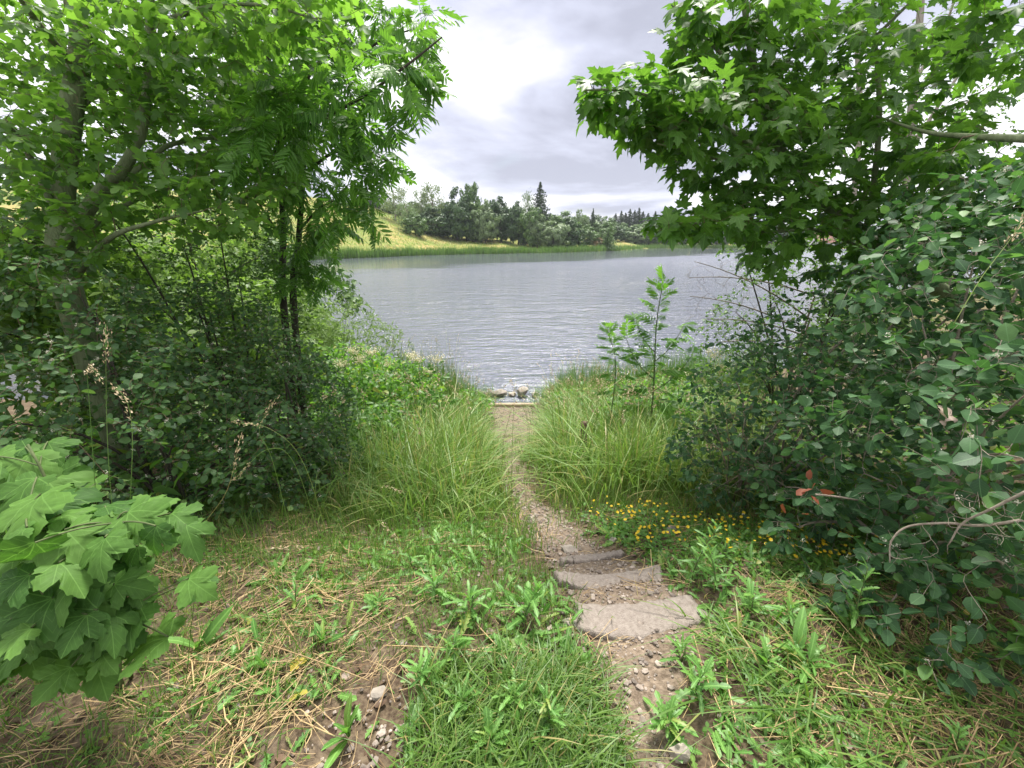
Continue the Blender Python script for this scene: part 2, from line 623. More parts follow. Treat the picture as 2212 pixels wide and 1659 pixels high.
M = {
    'ground': ground_mat(),
    'water': water_mat(),
    'bark_grey': plain_mat('bark_grey', (.09, .12, .05), (.22, .26, .14), 14, .9, .6, stretch=(1, 1, .3)),
    'bark_dark': plain_mat('bark_dark', (.035, .03, .022), (.085, .075, .055), 20, .9, .6, stretch=(1, 1, .3)),
    'bark_pale': plain_mat('bark_pale', (.20, .17, .14), (.36, .32, .27), 14, .9, .4, stretch=(1, 1, .3)),
    'twig_brown': plain_mat('twig_brown', (.09, .06, .04), (.20, .14, .09), 20, .9, .2),
    'twig_green': plain_mat('twig_green', (.07, .10, .035), (.13, .16, .06), 20, .7, .1),
    'dead_wood': plain_mat('dead_wood', (.16, .13, .10), (.36, .31, .25), 25, .9, .4),
    'ash': leaf_mat('ash_leaf', (.045, .125, .018), (.105, .22, .035), trans=.42, veins='mid'),
    'maple': leaf_mat('maple_leaf', (.038, .10, .016), (.09, .195, .028), trans=.42, veins='palm'),
    'field_maple': leaf_mat('field_maple_leaf', (.06, .135, .027), (.13, .24, .05), trans=.52),
    'snowberry': leaf_mat('snowberry_leaf', (.024, .070, .026), (.062, .145, .050), (.14, .26, .075), trans=.28, tcol=(1.8, 2.1, 1.0), veins='mid', rough=.55),
    'snowberry_left': leaf_mat('snowberry_leaf_green', (.028, .076, .024), (.078, .16, .045), (.17, .28, .08), trans=.3, tcol=(1.9, 2.1, 1.0), rough=.55),
    'sycamore': leaf_mat('sycamore_leaf', (.045, .115, .022), (.115, .23, .045), trans=.33, tcol=(1.7, 1.9, .9), veins='palm', rough=.62, vein_f=.28, spec=.22, blotch=.4),
    'hawthorn': leaf_mat('hawthorn_leaf', (.04, .10, .022), (.10, .19, .035), trans=.4),
    'willow': leaf_mat('willow_leaf', (.12, .20, .06), (.22, .31, .11), trans=.35, tcol=(1.5, 1.6, 1.0)),
    'herb': leaf_mat('herb_leaf', (.055, .145, .024), (.12, .25, .04), (.25, .27, .05), trans=.38),
    'weed': leaf_mat('weed_leaf', (.085, .20, .045), (.15, .30, .065), (.22, .27, .06), trans=.33, tcol=(1.7, 1.9, .9), veins='mid'),
    'grass': leaf_mat('grass_blade', (.065, .15, .022), (.15, .25, .05), (.36, .30, .12), trans=.35, tcol=(1.7, 1.8, .9), under=0, blotch=0),
    'tall_grass': leaf_mat('tall_grass_blade', (.11, .215, .04), (.22, .33, .085), (.40, .35, .16), c2_from=.74, trans=.35, tcol=(1.6, 1.7, .9), under=0, blotch=0),
    'reed': leaf_mat('reed_blade', (.09, .18, .045), (.18, .29, .08), trans=.3, tcol=(1.4, 1.5, .9), under=0, blotch=0),
    'dry_meadow': leaf_mat('dry_meadow_grass', (.27, .27, .11), (.42, .36, .17), trans=.3, tcol=(1.2, 1.2, .9), under=0, blotch=0),
    'straw': leaf_mat('straw_stem', (.21, .135, .065), (.62, .455, .235), trans=.12, tcol=(1, 1, .8), under=0, blotch=0, spec=.3),
    'seed_head': leaf_mat('seed_head', (.40, .30, .17), (.62, .50, .32), trans=.25, tcol=(1, 1, .9), under=0, blotch=0),
    'litter': leaf_mat('fallen_leaf', (.07, .042, .028), (.20, .13, .085), trans=.1, tcol=(1, .9, .7), under=0),
    'flower_yellow': leaf_mat('yellow_petal', (.75, .50, .02), (.85, .62, .03), trans=.25, tcol=(1, 1, .6), under=0, blotch=0),
    'flower_cream': leaf_mat('cream_blossom', (.55, .50, .30), (.75, .70, .48), trans=.3, tcol=(1, 1, .9), under=0, blotch=0),
    'flower_white': leaf_mat('white_blossom', (.62, .60, .48), (.78, .74, .64), trans=.2, tcol=(1, 1, .9), under=0, blotch=0),
    'red_leaf': leaf_mat('red_brown_leaf', (.17, .055, .03), (.30, .10, .05), trans=.25, tcol=(1.2, .9, .6), under=0),
    'yellow_leaf': leaf_mat('yellow_leaf', (.40, .37, .07), (.46, .36, .07), trans=.25, tcol=(1.1, 1, .6), under=0),
    'pale_leaf': leaf_mat('withered_pale_leaf', (.40, .31, .25), (.52, .42, .34), trans=.2, tcol=(1, .95, .8), under=0),
    'slab': plain_mat('sandstone_slab', (.20, .165, .14), (.325, .28, .245), 45, .95, .5, bscale=160, detail=12, c2=(.28, .22, .175)),
    'stone': plain_mat('field_stone', (.20, .175, .15), (.38, .335, .285), 12, .9, .4, tinted=.3),
    'gravel': plain_mat('gravel_stone', (.18, .145, .12), (.38, .32, .275), 30, .92, .2, tinted=.35),
    'path': plain_mat('path_gravel', (.11, .08, .055), (.31, .24, .18), 45, .95, .8, bscale=90),
    'plank': plain_mat('plank_wood', (.30, .225, .155), (.46, .36, .265), 12, .8, .3, stretch=(.15, 1, 1)),
    'post': plain_mat('weathered_post', (.06, .042, .028), (.17, .12, .08), 18, .9, .7, stretch=(1, 1, .2)),
    'far_round': leaf_mat('far_broadleaf', (00.066, 00.132, 00.040), (00.139, 00.230, 00.066), trans=.25, tcol=(1.4, 1.5, .9), under=0, blotch=0),
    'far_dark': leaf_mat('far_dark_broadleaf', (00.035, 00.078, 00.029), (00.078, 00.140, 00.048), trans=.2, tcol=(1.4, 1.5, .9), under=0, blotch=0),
    'far_pale': leaf_mat('far_pale_broadleaf', (00.132, 00.198, 00.093), (00.225, 00.304, 00.145), trans=.25, tcol=(1.3, 1.4, .9), under=0, blotch=0),
    'far_birch': leaf_mat('far_birch', (00.132, 00.191, 00.086), (00.237, 00.291, 00.145), trans=.3, tcol=(1.3, 1.4, .9), under=0, blotch=0),
    'far_spruce': leaf_mat('far_spruce', (.04, .065, .035), (.07, .105, .06), trans=.05, under=0, blotch=0),
    'far_brown': leaf_mat('far_brown_bush', (.20, .14, .06), (.30, .22, .10), trans=.2, tcol=(1.2, 1.1, .9), under=0, blotch=0),
    'far_painted_sun': leaf_mat('far_painted_sun_leaf', (.11, .20, .04), (.20, .31, .07), trans=.45, tcol=(1.5, 1.6, .9), under=0, blotch=0),  # sunlight on the left-bank scrub painted in as a lighter leaf colour
    'white_wall': plain_mat('white_render', (.68, .66, .62), (.78, .76, .72), 3, .9, .1),
    'roof_tile': plain_mat('roof_tiles', (.20, .10, .08), (.30, .17, .13), 6, .9, .3),
    'dark_glass': plain_mat('dark_glass', (.03, .035, .04), (.06, .065, .07), 2, .15, 0),
}
# ------------------------------------------------------------------ leaf shapes: base at the origin, tip along +Y, upper face +Z
class Leaf:
    def __init__(s, V, T, uv):
        s.V, s.T, s.uv = np.asarray(V, np.float32), np.asarray(T, np.int64), np.asarray(uv, np.float32)
        s.me = {}


def blade(ts, ws, fold=.15, curl=.25, twist=0.0):
    """midrib and two edges; ts along, ws half-widths; edge points lifted by the fold, the tip bent down"""
    V, uv, idx = [], [], {}
    for i, (t, w) in enumerate(zip(ts, ws)):
        z = -curl * t * t
        idx[i, 0] = len(V)
        V.append((0, t, z))
        uv.append((.5, t))
        if w > 0:
            for sgn in (-1, 1):
                idx[i, sgn] = len(V)
                V.append((sgn * w, t, z + fold * w + twist * sgn * t))
                uv.append((.5 + sgn * w, t))
    T = []
    for i in range(len(ts) - 1):
        for sgn in (-1, 1):
            a, b = idx[i, 0], idx[i + 1, 0]
            c, d = idx.get((i, sgn)), idx.get((i + 1, sgn))
            if d is not None:
                T.append((a, d, b) if sgn > 0 else (a, b, d))
            if c is not None:
                e = d if d is not None else b
                T.append((a, c, e) if sgn > 0 else (a, e, c))
    return Leaf(V, T, uv)


def lobed(half, centre=(0, .32), bend=.25, cup=.1, ring=True, wave=.0, seed=0):
    """palmate leaf from half an outline (x > 0 side, base to tip), fanned round a centre"""
    half = np.array(half, float)
    pts = np.concatenate([[[0, 0]], half, (half[:-1] * [-1, 1])[::-1]])
    n = len(pts)
    c = np.array(centre)
    V2 = [c]
    T = []
    if ring:
        mid = c + (pts - c) * .55
        V2 += list(mid) + list(pts)
        for i in range(n):
            j = (i + 1) % n
            T += [(0, 1 + i, 1 + j), (1 + i, 1 + n + i, 1 + n + j), (1 + i, 1 + n + j, 1 + j)]
    else:
        V2 += list(pts)
        for i in range(n):
            T.append((0, 1 + i, 1 + (i + 1) % n))
    V2 = np.array(V2)
    r = np.linalg.norm(V2 - c, axis=1)
    z = -bend * (V2[:, 1] - .1) ** 2 - cup * r * r + .10 * np.abs(V2[:, 0]) * (1 - np.abs(V2[:, 0]))
    if wave:
        z = z + wave * np.sin(V2[:, 0] * 9 + seed) * np.cos(V2[:, 1] * 8 + seed * 2) * r * 2
    return Leaf(np.column_stack([V2, z]), T, np.column_stack([V2[:, 0] + .5, V2[:, 1]]))


def compound(pairs, leaflet, length=1.0, lw=.34, droop=.25, seed=0, terminal=True):
    """pinnate leaf: rachis with leaflets in pairs"""
    r_ = np.random.default_rng(seed)
    bag = Bag()
    t0 = .22
    ts = np.linspace(t0, .80, pairs)
    cz = lambda t: -droop * t * t
    n = 4
    tt = np.linspace(0, .84, n)
    tube(bag, np.column_stack([np.zeros(n), tt, cz(tt)]), np.linspace(.009, .005, n), 3, cap=False)

    def put(t, ang, s, roll):
        V = leaflet.V * s
        ca, sa = math.cos(roll), math.sin(roll)
        V = np.column_stack([V[:, 0] * ca + V[:, 2] * sa, V[:, 1], -V[:, 0] * sa + V[:, 2] * ca])
        ca, sa = math.cos(ang), math.sin(ang)
        V = np.column_stack([V[:, 0] * ca + V[:, 1] * sa, -V[:, 0] * sa + V[:, 1] * ca, V[:, 2]])
        V[:, 2] -= np.hypot(V[:, 0], V[:, 1] * .0) * .25
        bag.add(V + [0, t, cz(t)], leaflet.T, leaflet.uv)
    for i, t in enumerate(ts):
        s = lw * (.75 + .45 * math.sin(math.pi * (.15 + .8 * i / max(1, pairs - 1)))) * r_.uniform(.9, 1.1)
        for sg in (-1, 1):
            put(t, sg * R(r_.uniform(48, 62)), s, r_.uniform(-.3, .3))
    if terminal:
        put(.83, R(r_.uniform(-8, 8)), lw * .95, 0)
    return Leaf(np.concatenate(bag.V) * length, np.concatenate(bag.T), np.concatenate(bag.U))


def jag(n, lobes, tip=1.0, base=.05, amp=.12, seed=0, curl=.35):
    """long toothed leaf (sow thistle, dandelion)"""
    r_ = np.random.default_rng(seed)
    ts, ws = [0], [base * .5]
    for i in range(lobes):
        t = .12 + .74 * i / lobes
        env = math.sin(math.pi * (.12 + .80 * (i + .5) / lobes)) ** .7
        ts += [t, t + .74 / lobes * .42]
        ws += [base + amp * .35 * env, base + amp * env * r_.uniform(.8, 1.25)]
    ts += [.9, 1.0]
    ws += [amp * .75, 0]
    return blade(ts, ws, .25, curl)


NORWAY = [(.10, -.06), (.26, -.13), (.46, -.08), (.37, .06), (.46, .15), (.70, .30), (.55, .36), (.60, .52), (.40, .47), (.235, .45), (.25, .60), (.36, .74), (.19, .76), (.13, .88), (0, 1.05)]
SYC = [(.06, -.03), (.16, -.12), (.28, -.15), (.36, -.10), (.43, -.11), (.46, -.02), (.53, .0), (.44, .10), (.38, .17), (.54, .18), (.60, .27), (.70, .30), (.70, .40), (.74, .50), (.64, .52), (.60, .60), (.50, .58), (.40, .58),
       (.25, .52), (.30, .65), (.36, .72), (.30, .79), (.28, .88), (.18, .90), (.11, 1.0), (0, 1.08)]
FIELD = [(.12, -.04), (.30, -.02), (.42, .10), (.34, .22), (.52, .38), (.48, .50), (.30, .48), (.22, .52), (.30, .70), (.22, .85), (0, .95)]
LF = {
    'round': [blade([0, .15, .48, .84, 1], [.0, .25, .40, .22, 0], .18, c, tw) for c, tw in ((.1, 0), (.3, .05), (.18, -.06), (-.05, .03))],
    'wavy': [blade([0, .12, .3, .45, .62, .8, 1], [.0, .26, .36, .30, .38, .24, 0], .22, .25, .04)],
    'small': [blade([0, .3, .7, 1], [.0, .3, .28, 0], .2, c) for c in (.1, .3)],
    'leaflet': None,
    'norway': [lobed(NORWAY, (0, .30), b, c, False) for b, c in ((.3, .1), (.55, .15), (.15, .25))],
    'sycamore': [lobed(SYC, (0, .30), b, c, True, .05, s) for b, c, s in ((.35, .12, 1), (.6, .1, 2), (.2, .3, 3), (.8, .2, 4))],
    'field': [lobed(FIELD, (0, .35), b, c, False) for b, c in ((.3, .1), (.5, .2))],
    'willow': [blade([0, .4, 1], [.0, .11, 0], .2, c) for c in (.2, .5)],
    'herb': [blade([0, .3, .7, 1], [.0, .25, .17, 0], .25, c) for c in (.3, .6)],
    'thistle': [jag(11, 5, seed=s, amp=a, base=.03, curl=c) for s, c, a in ((1, .35, .14), (2, .6, .10), (3, .2, .16), (4, .9, .12), (5, .1, .09))],
    'strap': [blade([0, .25, .55, .85, 1], [.05, .10, .13, .09, 0], .25, c) for c in (.3, .6)],
    'clover': None,
}
lft = blade([0, .3, .7, 1], [.0, .155, .115, 0], .2, .3)
LF['ash'] = [compound(5, lft, 1, .37, d, s) for d, s in ((.25, 1), (.5, 2), (.8, 3), (.15, 4))]
LF['meadow'] = [compound(3, LF['herb'][0], 1, .42, d, s) for d, s in ((.3, 5), (.6, 6))]
_c = Bag()
for k in range(3):
    th = k * 2.09
    Vc = LF['small'][0].V * [.55, .5, .5]
    _c.add(np.column_stack([Vc[:, 0] * math.cos(th) + Vc[:, 1] * math.sin(th), -Vc[:, 0] * math.sin(th) + Vc[:, 1] * math.cos(th), Vc[:, 2] + .02]), LF['small'][0].T, LF['small'][0].uv)
LF['clover'] = [Leaf(np.concatenate(_c.V), np.concatenate(_c.T), np.concatenate(_c.U))]


def frames(D, U):
    """rotation matrices with y along D and z near U"""
    D = D / (np.linalg.norm(D, axis=1)[:, None] + 1e-9)
    X = np.cross(D, U)
    X /= np.linalg.norm(X, axis=1)[:, None] + 1e-9
    Z = np.cross(X, D)
    return np.stack([X, D, Z], 2)


class Leaves:
    """positions, frames, sizes of the leaves of one plant"""
    def __init__(s, shape):
        s.shape = shape
        s.p, s.d, s.u, s.s = [], [], [], []

    def add(s, p, d, u, size):
        s.p.append(np.atleast_2d(p))
        s.d.append(np.atleast_2d(d))
        s.u.append(np.atleast_2d(u))
        s.s.append(np.atleast_1d(size))

    def done(s):
        if not s.p:
            s.P = np.zeros((0, 3)); s.M = np.zeros((0, 3, 3)); s.S = np.zeros(0); s.K = np.zeros(0, int)
            return s
        s.P, D, U, s.S = np.concatenate(s.p), np.concatenate(s.d), np.concatenate(s.u), np.concatenate(s.s)
        s.M = frames(D, U)
        s.K = rng.integers(0, len(LF[s.shape]), len(s.P))
        return s


def merge_leaves(bag, lv, sel, origin):
    for k, t in enumerate(LF[lv.shape]):
        i = np.nonzero(sel & (lv.K == k))[0]
        if not len(i):
            continue
        V = np.einsum('nij,mj->nmi', lv.M[i], t.V) * lv.S[i][:, None, None] + lv.P[i][:, None, :] - origin
        m = len(t.V)
        T = t.T[None] + (np.arange(len(i)) * m)[:, None, None]
        bag.add(V.reshape(-1, 3), T.reshape(-1, 3), np.tile(t.uv, (len(i), 1)), np.repeat(rng.random(len(i)).astype(np.float32), len(t.T)))


PLANTS = []      # (root, origin, Leaves, material, most leaves as parts, name of one, name of the rest)


def finish_plants():
    """of each plant the leaves that show largest become parts of their own, the rest one mesh of foliage"""
    cell = 13.0
    gw, gh = int(PW / cell) + 1, int(PH / cell) + 1
    zb = np.full(gw * gh, 1e9)
    info = []
    for pl in PLANTS:
        lv = pl[2]
        c = lv.P + lv.M[:, :, 1] * (lv.S * .5)[:, None]
        q = project(c)
        inn = (q[:, 2] > .1) & (q[:, 0] > 0) & (q[:, 0] < PW) & (q[:, 1] > 0) & (q[:, 1] < PH)
        ci = np.where(inn, (q[:, 1] / cell).astype(int) * gw + (q[:, 0] / cell).astype(int), -1)
        np.minimum.at(zb, ci[inn], q[inn, 2])
        info.append((q, inn, ci))
    for pl, (q, inn, ci) in zip(PLANTS, info):
        root, org, lv, mat, most, one, rest = pl
        org = np.asarray(org, float)
        n = len(lv.P)
        pick = np.zeros(n, bool)
        if most and n:
            face = np.abs(np.einsum('ij,ij->i', lv.M[:, :, 2], (np.array([0, 0, EYE]) - lv.P) / np.linalg.norm(lv.P - [0, 0, EYE], axis=1)[:, None]))
            size = lv.S / np.maximum(q[:, 2], .1) * (.3 + .7 * face)
            ok = inn & (q[:, 2] <= zb[np.maximum(ci, 0)] + .06)
            score = np.where(ok, size, -1)
            order = np.argsort(-score)[:most]
            pick[order[score[order] > 5.0 / FPX]] = True
        for i in np.nonzero(pick)[0]:
            t = LF[lv.shape][lv.K[i]]
            if mat.name not in t.me:
                t.me[mat.name] = mesh_from(one, t.V, t.T, mat, t.uv)
            o = bpy.data.objects.new(one, t.me[mat.name])
            COL.objects.link(o)
            o.parent = root
            m = np.eye(4)
            m[:3, :3] = lv.M[i] * lv.S[i]
            m[:3, 3] = lv.P[i] - org
            o.matrix_local = m.tolist() and __import__('mathutils').Matrix(m.tolist())
        if (~pick).sum():
            bag = Bag()
            merge_leaves(bag, lv, ~pick, org)
            tag(obj(rest, bag.mesh(rest, mat), root), kind='stuff')


# ------------------------------------------------------------------ growing woody plants
def ellipsoid(c, r, n, shell=0.0, zmin=None):
    v = rng.normal(size=(n, 3))
    v /= np.linalg.norm(v, axis=1)[:, None]
    rad = rng.random(n) ** (1 / 3)
    rad = shell + (1 - shell) * rad if shell else rad
    p = np.asarray(c) + v * rad[:, None] * np.asarray(r)
    return p


def EP(px, py, depth, rx, ry, rd, n, shell=.0):
    """points of an ellipsoid whose middle shows at that place; radii rx, ry given in picture units there, rd in metres"""
    k = depth / FPX
    return ellipsoid(P(px, py, depth), (rx * k, rd, ry * k), n, shell)


def grow(limbs, attr, r_twig=.004, max_len=1.5, wig=.08, up=.15):
    """limbs: list of (points, r0, r1). Joins each attractor to the nearest wood with a bent twig; returns twig polylines"""
    nodes, dirs, rads = [], [], []
    for pts, r0, r1 in limbs:
        pts = np.asarray(pts)
        nodes.append(pts)
        dirs.append(np.gradient(pts, axis=0))
        rads.append(np.linspace(r0, r1, len(pts)))
    nodes, dirs, rads = np.concatenate(nodes), np.concatenate(dirs), np.concatenate(rads)
    dirs = dirs / (np.linalg.norm(dirs, axis=1)[:, None] + 1e-9)
    cap = len(nodes) + 5 * len(attr)
    NP, ND, NR = np.zeros((cap, 3)), np.zeros((cap, 3)), np.zeros(cap)
    n = len(nodes)
    NP[:n], ND[:n], NR[:n] = nodes, dirs, rads
    d0 = np.array([np.min(np.linalg.norm(nodes - a, axis=1)) for a in attr])
    twigs = []
    for a in attr[np.argsort(d0)]:
        v = a - NP[:n]
        dist = np.linalg.norm(v, axis=1)
        al = np.einsum('ij,ij->i', v, ND[:n]) / (dist + 1e-6)
        j = np.argmin(dist * (1.25 - .35 * al))
        dd = dist[j]
        if dd < .03:
            continue
        c = NP[j] + ND[j] * dd * .35 + [0, 0, up * dd] + rng.normal(0, wig * dd, 3)
        k = 5
        pts = bez(NP[j], c, a, k)
        pts[1:-1] += rng.normal(0, wig * .25 * dd, (k - 2, 3))
        r0 = min(NR[j] * .8, r_twig * (1 + 1.8 * dd))
        rr = np.linspace(r0, r_twig * .45, k)
        twigs.append((pts, rr))
        g = np.gradient(pts, axis=0)
        g /= np.linalg.norm(g, axis=1)[:, None] + 1e-9
        NP[n:n + k - 1], ND[n:n + k - 1], NR[n:n + k - 1] = pts[1:], g[1:], rr[1:]
        n += k - 1
    return twigs


def leaf_twigs(lv, twigs, size, step=.07, start=.25, span=.5, spread=55, petiole=.0, droop=.25, flat=.8, jitter=.3, opposite=True, tip=True, up=(0, 0, 1)):
    """leaves in pairs along the last part of each twig, blades turned up to the light"""
    Pl, Dl, Ul, Sl = [], [], [], []
    up = np.asarray(up, float)
    for pts, rr in twigs:
        seg = np.linalg.norm(np.diff(pts, axis=0), axis=1)
        L_ = seg.sum()
        s0 = max(L_ * start, L_ - span)
        cs = np.concatenate([[0], np.cumsum(seg)])
        side = rng.choice((-1, 1))
        s = s0 + rng.uniform(0, step)
        while s < L_:
            p = np.array([np.interp(s, cs, pts[:, k]) for k in range(3)])
            i = min(len(seg) - 1, np.searchsorted(cs, s) - 1)
            tn = (pts[i + 1] - pts[i]) / (seg[i] + 1e-9)
            lat = np.cross(tn, up)
            nl = np.linalg.norm(lat)
            lat = lat / nl if nl > .2 else rng.normal(size=3)
            for sg in ((-1, 1) if opposite else (side,)):
                if rng.random() < .12:
                    continue
                a = R(spread + rng.normal(0, 12))
                d = tn * math.cos(a) + sg * lat * math.sin(a) + np.array([0, 0, -droop]) + rng.normal(0, jitter * .5, 3)
                d /= np.linalg.norm(d)
                Pl.append(p + d * petiole * rng.uniform(.6, 1.2))
                Dl.append(d)
                Ul.append(up * flat + rng.normal(0, jitter, 3))
                Sl.append(size * rng.uniform(.5, 1.25) * (.75 + .25 * min(1, (L_ - s) / .1)))
            side = -side
            s += step * rng.uniform(.7, 1.3)
        if tip:
            tn = pts[-1] - pts[-2]
            Pl.append(pts[-1])
            Dl.append(tn / (np.linalg.norm(tn) + 1e-9) + np.array([0, 0, -droop]) + rng.normal(0, .15, 3))
            Ul.append(up * flat + rng.normal(0, jitter, 3))
            Sl.append(size * rng.uniform(.6, 1.05))
    if Pl:
        lv.add(np.array(Pl), np.array(Dl), np.array(Ul), np.array(Sl))


def woody(name, label, cat, base, trunks, limbs, attr, shape, leaf_mat_, bark, twig_mat, leaf_kw, most=300, group=None, grow_kw=None, trunk_sides=9, leaf_name='leaf'):
    """thing > trunk(s), branch objects, twigs (stuff), leaf objects and foliage (stuff)"""
    base = np.asarray(base, float)
    root = thing(name, label, cat, base, group)
    for pts, r0, r1 in trunks:
        b = Bag()
        n = len(pts)
        rr = np.linspace(r0, r1, n)
        rr[0] *= 1.25
        tube(b, pts, rr, trunk_sides)
        obj('trunk' if r0 > .03 else 'stem', b.mesh('trunk', bark, True, base), root)
    for pts, r0, r1 in limbs:
        b = Bag()
        tube(b, pts, np.linspace(r0, r1, len(pts)), 7)
        obj('branch', b.mesh('branch', bark, True, base), root)
    tw = grow(trunks + limbs, attr, **(grow_kw or {}))
    b = Bag()
    for pts, rr in tw:
        tube(b, pts, rr, 3, rng.random(), cap=False)
    tag(obj('twigs', b.mesh('twigs', twig_mat, True, base), root), kind='stuff')
    lv = Leaves(shape)
    leaf_twigs(lv, tw, **leaf_kw)
    lv.done()
    PLANTS.append((root, base, lv, leaf_mat_, most, leaf_name, 'foliage'))
    if leaf_mat_ is M['snowberry'] or leaf_mat_ is M['snowberry_left']:
        b = Bag()
        ends = np.array([p_[-1] for p_, _ in tw])
        for e in ends[rng.random(len(ends)) < .16]:
            k = 14
            d = rng.normal(size=(k, 3))
            cards(b, e + d * .006 + [0, 0, .006], d, .0042, 1)
        tag(obj('blossom', b.mesh('blossom', M['flower_white'], False, base), root), kind='stuff')
    return root, tw
# ------------------------------------------------------------------ ground, water, path
def build_ground():
    t = np.linspace(-1, 1, 181)
    xs = .5 * np.sinh(t * 7.5)
    ty = np.linspace(-1.5, 1, 300)
    ys = 2.2 + .7 * np.sinh(np.where(ty < 0, ty * 2.0, ty * 8.0))
    ys = np.unique(np.round(np.concatenate([ys, np.arange(76, 236, 1.6)]), 3))
    X, Y = np.meshgrid(xs, ys)
    Z = height(X, Y)
    V = np.stack([X, Y, Z], -1).reshape(-1, 3)
    ny, nx = X.shape
    i, j = np.meshgrid(np.arange(ny - 1), np.arange(nx - 1), indexing='ij')
    a = i * nx + j
    T = np.concatenate([np.stack([a, a + 1, a + nx + 1], -1).reshape(-1, 3), np.stack([a, a + nx + 1, a + nx], -1).reshape(-1, 3)])
    tag(obj('ground', mesh_from('ground', V, T, M['ground'])), 'bank of soil and mown grass running down to a lake, meadow hill beyond', kind='structure')
    V = [(-700, 7.9, 0), (700, 7.9, 0), (700, 900, 0), (-700, 900, 0)]
    tag(obj('water', mesh_from('water', V, [(0, 1, 2), (0, 2, 3)], M['water'])), 'rippled grey lake water', kind='structure')
    b = Bag()
    yy = np.linspace(.35, 8.35, 260)
    nn = 13
    s = np.linspace(-1, 1, nn)
    ww = path_w(yy) * (1 + .18 * np.sin(yy * 5.1) + .1 * np.sin(yy * 13.7))
    px = path_x(yy)[:, None] + s[None] * ww[:, None] * 1.15
    py = np.repeat(yy[:, None], nn, 1)
    pz = height(px, py) + .008 + .006 * vnoise(px, py, 9, 5) - .012 * np.abs(s)[None] ** 3
    V = np.stack([px, py, pz], -1).reshape(-1, 3)
    i, j = np.meshgrid(np.arange(len(yy) - 1), np.arange(nn - 1), indexing='ij')
    a = i * nn + j
    b.add(V, np.concatenate([np.stack([a, a + 1, a + nn + 1], -1).reshape(-1, 3), np.stack([a, a + nn + 1, a + nn], -1).reshape(-1, 3)]))
    tag(obj('path', b.mesh('path', M['path'])), 'narrow gravel footpath leading down to the water', kind='structure')


build_ground()


def rock_shape(seed, n=2, flat=.6, rough=.22):
    import bmesh
    bm = bmesh.new()
    bmesh.ops.create_icosphere(bm, subdivisions=n, radius=1)
    r_ = np.random.default_rng(seed)
    V = np.array([v.co for v in bm.verts])
    T = np.array([[l.index for l in f.verts] for f in bm.faces])
    bm.free()
    for _ in range(9):          # cut planar faces, as broken stone has
        d = r_.normal(size=3)
        d /= np.linalg.norm(d)
        k = r_.uniform(.5, .85)
        h = V @ d
        V = V - np.where(h > k, h - k, 0)[:, None] * d
    V = V * (1 + rough * .3 * np.sin(V[:, [1, 2, 0]] * 5 + seed))
    V[:, 2] *= flat
    return V, T


ROCKS = [rock_shape(s, 2, f) for s, f in ((1, .6), (2, .5), (3, .75), (4, .55), (5, .7))]
GRAV = [rock_shape(s, 1, f) for s, f in ((11, .6), (12, .7), (13, .5), (14, .8))]


def stone(px, py, wpx, label, name='stone', group=None, sink=.3, k=0, hscale=1.0, rz=None, depth_at=None):
    g = G(px, py) if depth_at is None else P(px, py, depth_at)
    if g[1] > 8:
        g[2] = max(g[2], .0)
    dep = project(g)[0, 2]
    r = wpx * dep / FPX / 2
    V, T = ROCKS[k % len(ROCKS)]
    V = V * [r * 1.1, r * .9, r * hscale]
    o = obj(name, mesh_from(name, V, T, M['stone'], smooth=False), None, (g[0], g[1], g[2] + r * .6 * hscale * (1 - 2 * sink)), (rng.uniform(-.15, .15), rng.uniform(-.15, .15), rng.uniform(0, 6) if rz is None else rz))
    return tag(o, label, 'stone', group)


